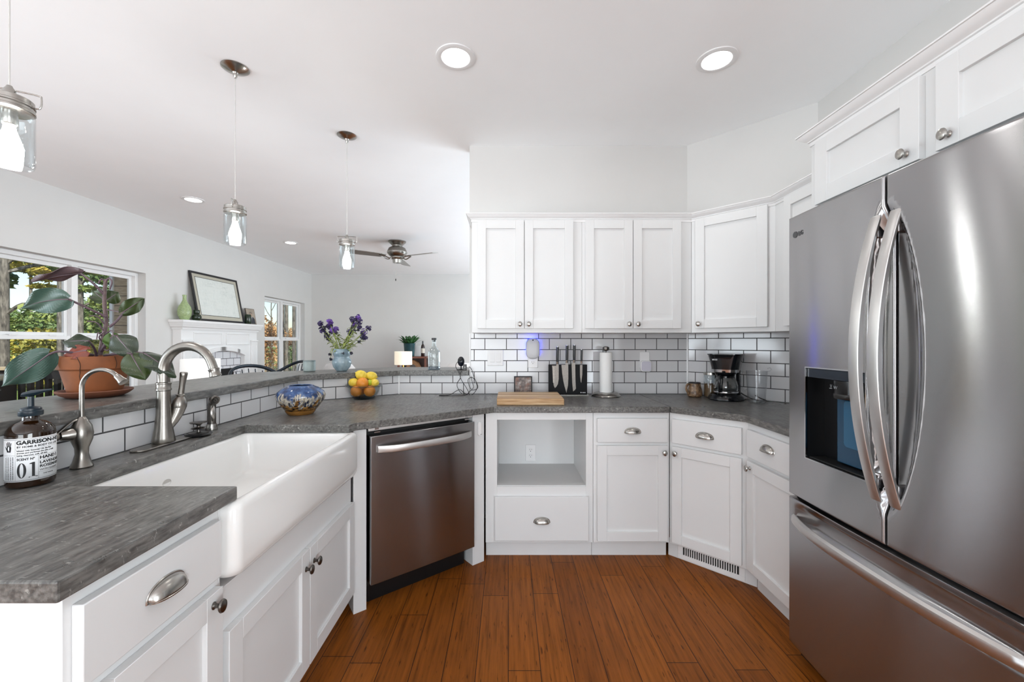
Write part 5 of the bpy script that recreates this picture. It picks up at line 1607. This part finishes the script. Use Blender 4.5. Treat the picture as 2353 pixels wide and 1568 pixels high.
for i in range(34):
    a_ = random.uniform(0, 2 * PI); l = random.uniform(.18, .30)
    d_ = Vector((math.cos(a_), math.sin(a_), random.uniform(.5, 1.9))).normalized()
    p0 = Vector((.05 * math.cos(a_), .05 * math.sin(a_), .24))
    sd = d_.cross(Vector((0, 0, 1))).normalized() * random.uniform(.030, .048)
    b = MB(); b.grid([[p0 - sd * .2, p0 + sd * .2], [p0 + d_ * l * .4 - sd, p0 + d_ * l * .4 + sd], [p0 + d_ * l * .75 - sd * .8 + Vector((0, 0, -.012)), p0 + d_ * l * .75 + sd * .8 + Vector((0, 0, -.012))], [p0 + d_ * l + Vector((0, 0, -.045)), p0 + d_ * l + sd * .05 + Vector((0, 0, -.045))]])
    b.build('leaf', lg2, t, solid=.001, sharp=60, flip=False)
t = thing('wine_bottle', 'dark wine bottle with a cream label on the right end of the console', 'bottle', (-1.745, 8.44, 1.0))
MB().lathe([(0, .001), (.036, .001), (.038, .006), (.038, .19), (.030, .225), (.014, .250), (.013, .31), (0, .312)], 28).build('glass', plain('dark_bottle_glass', (40, 24, 20), .1), t, weld=True)
MB().lathe([(.0384, .07), (.0384, .165)], 28).build('label', plain('cream_label', (196, 190, 178), .6), t)
MB().lathe([(.0145, .255), (.0145, .314), (0, .315)], 20).build('capsule', M['dark'], t)
t = thing('greeting_card', 'white card standing on the console behind the plant', 'card', (-1.86, 8.56, 1.0), 0)
MB().box(-.075, -.002, .0005, .075, .002, .22).build('card', M['plastic'], t)

# white dining chairs whose backs peep over the ledge
def chair(label, x, y, rz):
    t = thing('dining_chair', label, 'chair', (x, y, 0), rz, 'white shell dining chairs')
    WP_ = M['plastic']
    rows = []
    for i in range(13):
        u = i / 12
        z = .46 + .49 * u
        hw = .29 - .05 * (abs(u - .2))
        if u > .85: hw -= .30 * (u - .85) ** 1.4 * 2
        rows.append([(hw * s_, .20 + .07 * u - .10 * abs(s_) ** 2.2 * (1 - .4 * u), z - (.02 * s_ ** 4 if u > .9 else 0)) for s_ in [q / 6 for q in range(-6, 7)]])
    b = MB(); b.grid(rows); b.build('backrest', WP_, t, solid=.014, sharp=0, flip=False)
    b = MB(); b.prism(rrect(-.25, -.24, .25, .22, .09), .445, .465); b.build('seat', WP_, t, bevel=.006)
    for sx in (-.2, .2):
        for sy in (-.18, .18):
            MB().tube([(sx * .8, sy * .8, .445), (sx * 1.1, sy * 1.15, .001)], .014, 10).build('leg', WD, t)
    return t
chair('white shell dining chair behind the blue flower vase', -2.80, 7.05, PI)
chair('white shell dining chair behind the webcam at the end of the ledge', -.78, 7.05, PI)

# dark curved armchairs by the far window
def armchair(label, x, y, rz, sc=1.0):
    t = thing('armchair', label, 'armchair', (x, y, 0), rz, 'dark curved armchairs')
    DM = plain('dark_blue_steel', (34, 44, 54), .35, .3) if 'dm' not in M else M['dm']
    M['dm'] = DM
    b = MB(); b.prism(rrect(-.27, -.26, .27, .26, .1), .42, .47); b.build('seat', DM, t, bevel=.01)
    b = MB(); b.tube(spline([(-.33, -.30, .66), (-.34, -.10, .72), (-.32, .14, .84), (-.20, .30, .95), (0, .35, .985), (.20, .30, .95), (.32, .14, .84), (.34, -.10, .72), (.33, -.30, .66)], 6), .018, 12, flat=1.3); b.build('back_rail', DM, t)
    for i in range(7):
        a_ = (i - 3) / 3.4
        MB().tube([(.25 * a_, .22, .46), (.28 * a_, .33 - .08 * a_ * a_, .95 - .10 * a_ * a_)], .006, 8).build('spindle', DM, t)
    for sx in (-1, 1):
        MB().tube([(sx * .33, -.29, .66), (sx * .26, -.22, .44), (sx * .29, -.27, .001)], .014, 10).build('leg', DM, t)
        MB().tube([(sx * .22, .22, .44), (sx * .27, .30, .001)], .014, 10).build('leg', DM, t)
    return t
armchair('dark curved-arm chair just right of the fireplace', -3.10, 5.22, R(60))
armchair('dark curved-arm chair below the far window', -3.47, 6.32, R(-35))

# rattan chair at the left edge
t = thing('rattan_chair', 'golden rattan chair with an open woven back, by the big window', 'chair', (-3.34, 2.62, 0), R(118))
RT = plain('golden_rattan', (176, 132, 74), .5, var=.3, vscale=60)
b = MB(); b.prism(rrect(-.25, -.25, .25, .22, .1), .43, .47); b.build('seat', RT, t, bevel=.01)
fr_ = [(-.22, .22, .46), (-.27, .27, .70), (-.30, .31, .95), (-.16, .345, 1.06), (0, .35, 1.08), (.16, .345, 1.06), (.30, .31, .95), (.27, .27, .70), (.22, .22, .46)]
b = MB(); b.tube(spline(fr_, 6), .016, 10); b.build('back_frame', RT, t)
for i in range(1, 13):
    u = i / 13
    for s_ in (-1, 1):
        x0 = -.23 + .46 * u
        x1 = max(-.28, min(.28, x0 + s_ * .22))
        MB().tube([(x0, .225, .48), ((x0 + x1) / 2, .29, .75), (x1, .325, 1.02 - abs(x1) * .2)], .006, 6).build('lattice_strip', RT, t)
for sx in (-.22, .22):
    for sy in (-.21, .20):
        MB().tube([(sx, sy, .44), (sx * 1.1, sy * 1.1, .001)], .017, 10).build('leg', RT, t)

# ------------------------------------------------------------------ outdoors
def ground_z(x, y):
    d_ = max(0, -4.6 - x)
    return -.55 + .045 * d_ + .0028 * max(0, d_ - 6) ** 2 * (1 if d_ < 30 else .6) + .10 * noise.noise(Vector((x * .35, y * .35, 0)))
rows = []
for i in range(46):
    x = -4.42 - 38 * (i / 45) ** 1.5
    rows.append([(x, y, ground_z(x, y)) for y in [-4 + 46 * q / 50 for q in range(51)]])
k = Nodes('leaf_strewn_lawn')
a_ = k.noise(k.coords((1, 1, 1)), .5, 3); c_ = k.noise(k.coords((1, 1, 1)), 14, 5, .7)
gr = k.ramp(c_, [(.3, lin((70, 96, 44))), (.7, lin((136, 158, 78)))])
lt = k.ramp(c_, [(.3, lin((120, 92, 62))), (.55, lin((184, 156, 116))), (.75, lin((214, 194, 158)))])
k.l(k.mix(k.ramp(a_, [(.47, (0, 0, 0, 1)), (.56, (1, 1, 1, 1))]), gr, lt), k.b.inputs['Base Color']); k.set(Roughness=.95)
b = MB(); b.grid(rows); struct(b.build('ground', k.m, sharp=0, flip=False))

BK = Nodes('pine_bark'); f_ = BK.noise(BK.coords((10, 10, 2.5)), 2.2, 5, .65)
BK.l(BK.ramp(f_, [(.35, lin((60, 58, 54))), (.55, lin((112, 108, 100))), (.75, lin((150, 146, 138)))]), BK.b.inputs['Base Color']); BK.set(Roughness=.9); BK.bump(f_, .6, .02)
def leafmat(n, a, b_, c):
    k = Nodes(n)
    f_ = k.noise(k.coords((1, 1, 1)), 1.1, 3, .6)
    k.l(k.ramp(f_, [(.32, lin(a)), (.5, lin(b_)), (.68, lin(c))]), k.b.inputs['Base Color'])
    k.set(Roughness=.6)
    return k.m
F_GREEN = leafmat('green_needles', (58, 84, 44), (92, 116, 58), (150, 160, 82))
F_GOLD = leafmat('yellow_green_needles', (96, 106, 44), (160, 152, 62), (206, 184, 92))
F_RUST = leafmat('russet_leaves', (96, 66, 40), (158, 116, 70), (204, 170, 116))
F_DEEP = leafmat('deep_green_needles', (40, 66, 48), (70, 100, 70), (112, 140, 96))
def foliage(name, m, parent, blobs, n, size, seed):
    """many small leaf blades scattered in soft clumps"""
    rnd = random.Random(seed)
    vs, fs = [], []
    tot = sum(r_[0] * r_[1] * r_[2] for _, r_ in blobs)
    for c_, r_ in blobs:
        q_ = max(20, int(n * r_[0] * r_[1] * r_[2] / tot))
        for _ in range(q_):
            d_ = Vector((rnd.gauss(0, 1), rnd.gauss(0, 1), rnd.gauss(0, 1))).normalized() * rnd.random() ** .45
            p = Vector(c_) + Vector((d_.x * r_[0], d_.y * r_[1], d_.z * r_[2]))
            a_ = Vector((rnd.gauss(0, 1), rnd.gauss(0, 1), rnd.gauss(0, .6))).normalized()
            w_ = a_.orthogonal().normalized()
            s_ = size * rnd.uniform(.6, 1.4)
            i = len(vs)
            vs += [p - a_ * s_, p + w_ * s_ * .45, p + a_ * s_, p - w_ * s_ * .45]
            fs.append((i, i + 1, i + 2, i + 3))
    me = bpy.data.meshes.new(name)
    me.from_pydata([tuple(v_) for v_ in vs], [], fs)
    me.materials.append(m)
    o = bpy.data.objects.new(name, me)
    COL.objects.link(o)
    o.parent = parent
    return o
def pine(label, ratio, Y, r, h, clumps, m=F_GREEN, n=1500, size=.07, seed=1, lean=.0, group='pine trees outside'):
    """ratio is the sideways slope at which the trunk is seen through the window"""
    x = ratio * Y
    gz = ground_z(x, Y) - .02
    t = thing('pine_tree', label, 'tree', (x, Y, gz), 0, group)
    MB().tube([(lean * q * h, 0, h * q) for q in (0, .25, .5, .75, 1)], [r * 1.1, r, r * .92, r * .8, r * .5], 14).build('trunk', BK.m, t)
    if clumps:
        rnd = random.Random(seed)
        b = MB()
        blobs = []
        for (dx, dy, dz, rx, rz) in clumps:
            blobs.append(((dx, dy, dz - gz), (rx, rx, rz)))
            q0 = Vector((lean * dz, 0, dz - gz - .15))
            q1 = Vector((dx, dy, dz - gz - rz * .3))
            b.tube(spline([q0, (q0 + q1) / 2 + Vector((0, 0, .12)), q1, q1 + (q1 - q0) * .35], 4), [.03] * 9 + [.012] * 4, 6)
        b.build('branches', BK.m, t)
        foliage('needles', m, t, blobs, n, size, seed)
    return t
pine('thick grey pine trunk at the left edge of the big window', -1.219, 7.0, .060, 9, [(.35, .2, 2.75, .35, .07), (.75, .5, 2.62, .40, .07), (.5, .1, 1.9, .25, .04), (-.5, .1, 2.4, .4, .2)], F_GREEN, 1600, .06, 3)
pine('slim pine trunk beside the centre mullion of the big window', -1.083, 10.5, .065, 10, [(-.35, .3, 3.15, .55, .14), (-1.0, 0, 3.35, .5, .14), (.2, .3, 3.45, .4, .14), (-.6, .2, 2.95, .3, .08)], F_GOLD, 2200, .07, 4)
pine('slim mossy pine trunk seen in the right half of the big window', -1.037, 10.5, .075, 10, [(.30, .1, 3.15, .40, .16), (.55, 0, 2.9, .35, .14), (.2, 0, 2.65, .22, .10), (.5, .2, 2.3, .35, .2)], F_GREEN, 1600, .06, 5)
pine('distant pine with gold-green needles above the railing, left of the big window', -1.155, 17.0, .05, 9, [(-.2, 0, 4.35, .9, .16), (.8, 0, 4.15, .7, .18), (1.3, .5, 4.5, .6, .16), (.3, .2, 3.6, .5, .10)], F_GOLD, 2600, .10, 6)
pine('teal-grey pine trunk nearest the centre post of the far window', -.546, 12.5, .050, 11, None)
pine('brown pine trunk just right of the teal-grey one in the far window', -.5365, 15.0, .060, 11, [(.55, 0, 4.4, .35, .25)], F_DEEP, 500, .06, 8)
pine('dark pine trunk at the right edge of the far window', -.5185, 11.5, .042, 10, [(-.35, 0, 2.7, .25, .15)], F_DEEP, 300, .05, 9)
def bush(label, x, y, blobs, m, n, size, seed, name='bush'):
    gz = ground_z(x, y) - .03
    t = thing(name, label, 'bush', (x, y, gz), 0, 'bushes and young trees outside')
    b = MB()
    for i in range(5):
        a_ = 2 * PI * i / 5
        b.tube([(0, 0, 0), (.25 * math.cos(a_), .25 * math.sin(a_), .7), (.5 * math.cos(a_), .5 * math.sin(a_), 1.4)], [.03, .02, .008], 6)
    b.build('stems', BK.m, t)
    foliage('leaves', m, t, [((c_[0], c_[1], c_[2] - gz), r_) for c_, r_ in blobs], n, size, seed)
    return t
bush('broad green young pine across the left pane of the big window', -17.8, 15.5, [((0, 0, 1.6), (1.6, 1.2, 1.1)), ((1.2, .3, 2.1), (1.0, .9, .6)), ((-1.0, .2, 1.9), (1.0, .8, .6)), ((.2, 0, .5), (1.8, 1.2, .8))], F_GREEN, 5200, .085, 11)
bush('gold-green young pine in front of the others in the big window', -13.1, 12.05, [((-.2, 0, 1.25), (1.3, .8, .45)), ((.6, .2, .9), (.9, .7, .5)), ((-.6, 0, .45), (1.1, .8, .5))], F_GOLD, 3600, .075, 12)
bush('green young pine seen in the right half of the big window', -15.1, 15.1, [((0, 0, 1.9), (.7, .7, 1.1)), ((.5, .2, 2.9), (.5, .5, .7)), ((.3, 0, .8), (.8, .7, .7))], F_GREEN, 3400, .08, 13)
bush('deep green hedge-like pine far behind the railing', -25.0, 22.0, [((0, 0, 1.7), (3.2, 1.5, 1.2)), ((2.2, .5, 1.9), (1.5, 1.2, .9))], F_DEEP, 3600, .12, 14)
bush('russet oak sapling with thin bare top in the left pane of the far window', -8.65, 14.5, [((0, 0, 1.9), (.45, .4, .35)), ((.25, .1, 1.55), (.6, .4, .35)), ((-.35, 0, 1.3), (.6, .4, .4)), ((.1, 0, .8), (.7, .5, .5))], F_RUST, 2000, .05, 15, 'oak_sapling')
bush('green and straw shrub low in the right pane of the far window', -8.75, 16.7, [((0, 0, .75), (.35, .4, .45)), ((.35, .2, 1.2), (.3, .3, .3))], F_GREEN, 900, .05, 16)
bush('russet undergrowth on the bank far behind the far window', -11.6, 20.5, [((0, 0, 1.6), (1.6, .8, .6)), ((1.2, .3, 1.3), (1.2, .8, .5))], F_RUST, 2200, .07, 17)
t = thing('bare_sapling', 'leafless thin sapling rising against the sky in the far window', 'tree', (-9.35, 16.3, ground_z(-9.35, 16.3) - .03))
b = MB()
b.tube([(0, 0, 0), (.02, 0, 1.8), (.0, 0, 3.0), (.06, 0, 4.4)], [.035, .028, .018, .006], 8)
b.build('trunk', BK.m, t)
for x, z0, z1 in ((-.75, 1.9, 3.6), (.55, 2.2, 3.1), (-.35, 2.6, 3.3), (.3, 2.9, 3.5)):
    b = MB(); b.tube(spline([(.02, 0, z0), (x * .5, 0, z0 + (z1 - z0) * .4), (x, 0, z1)], 4), [.014] * 6 + [.006] * 3, 6); b.build('branch', BK.m, t)

# deck, railing, chimney chase
DK = plain('weathered_deck_boards', (150, 142, 132), .8, var=.2, vscale=8)
DB = plain('dark_brown_stain', (50, 42, 36), .7, var=.2, vscale=12)
CP = plain('tan_rail_cap', (176, 160, 132), .6, var=.12, vscale=10)
struct(MB().box(-7.6, 1.0, -.22, -4.40, 5.05, -.12).build('deck_floor', DK))
t = thing('deck_railing', 'dark brown deck railing with a tan cap outside the big window', 'railing', (-5.02, 5.0, -.12))
MB().box(-2.5, -.06, 1.075, 0, .06, 1.115).build('cap_rail', CP, t, bevel=.004)
MB().box(-2.5, -.025, .97, 0, .025, 1.07).build('top_rail', DB, t)
MB().box(-2.5, -.025, .10, 0, .025, .18).build('bottom_rail', DB, t)
for x in (-2.5, -1.25, -.09):
    MB().box(x, -.045, .001, x + .09, .045, 1.07).build('post', DB, t)
for i in range(22):
    x = -2.40 + i * .108
    if any(abs(x + .024 - (q + .045)) < .075 for q in (-2.5, -1.25, -.09)):
        continue
    MB().box(x, -.02, .18, x + .048, .02, .97).build('baluster', DB, t)
t = thing('patio_storage_box', 'dark patio box on the deck behind the rattan chair', 'storage box', (-6.05, 4.55, -.12))
MB().box(-.28, -.30, .001, .28, .30, .92).build('box', DB, t, bevel=.01)
MB().box(-.30, -.32, .92, .30, .32, .97).build('lid', DB, t, bevel=.01)
t = thing('outdoor_cushion', 'cream cushion lying on the dark patio box', 'cushion', (-6.05, 4.55, .851))
b = MB(); b.prism(rrect(-.27, -.27, .27, .27, .06), 0, .07); b.build('cushion', plain('cream_fabric', (206, 194, 168), .9), t, bevel=.025, seg=3)
k = Nodes('tan_lap_siding')
sp = k.n('SeparateXYZ'); tc = k.n('TexCoord'); k.l(tc.outputs['Object'], sp.inputs[0])
md = k.n('Math', operation='MODULO'); md.inputs[1].default_value = .125; ad = k.n('Math', operation='ADD'); ad.inputs[1].default_value = 5; k.l(sp.outputs['Z'], ad.inputs[0]); k.l(ad.outputs[0], md.inputs[0])
f_ = k.noise(k.coords((6, 6, 30)), 2, 4)
c_ = k.ramp(f_, [(.3, lin((160, 138, 112))), (.7, lin((196, 174, 146)))])
k.l(k.mix(k.ramp(md.outputs[0], [(.007, (1, 1, 1, 1)), (.011, (0, 0, 0, 1))]), c_, lin((84, 70, 58))), k.b.inputs['Base Color']); k.set(Roughness=.8); k.bump(md.outputs[0], .8, .06)
t = thing('chimney_chase', 'tan lap-sided chimney chase outside, right of the big window', 'chimney', (-4.70, 5.98, -.5))
MB().box(-.31, -.74, 0.001, .30, .74, 4.2).build('siding', k.m, t)
MB().box(-.335, -.765, .001, -.295, -.66, 4.2).build('corner_board', M['trim'], t, bevel=.003)
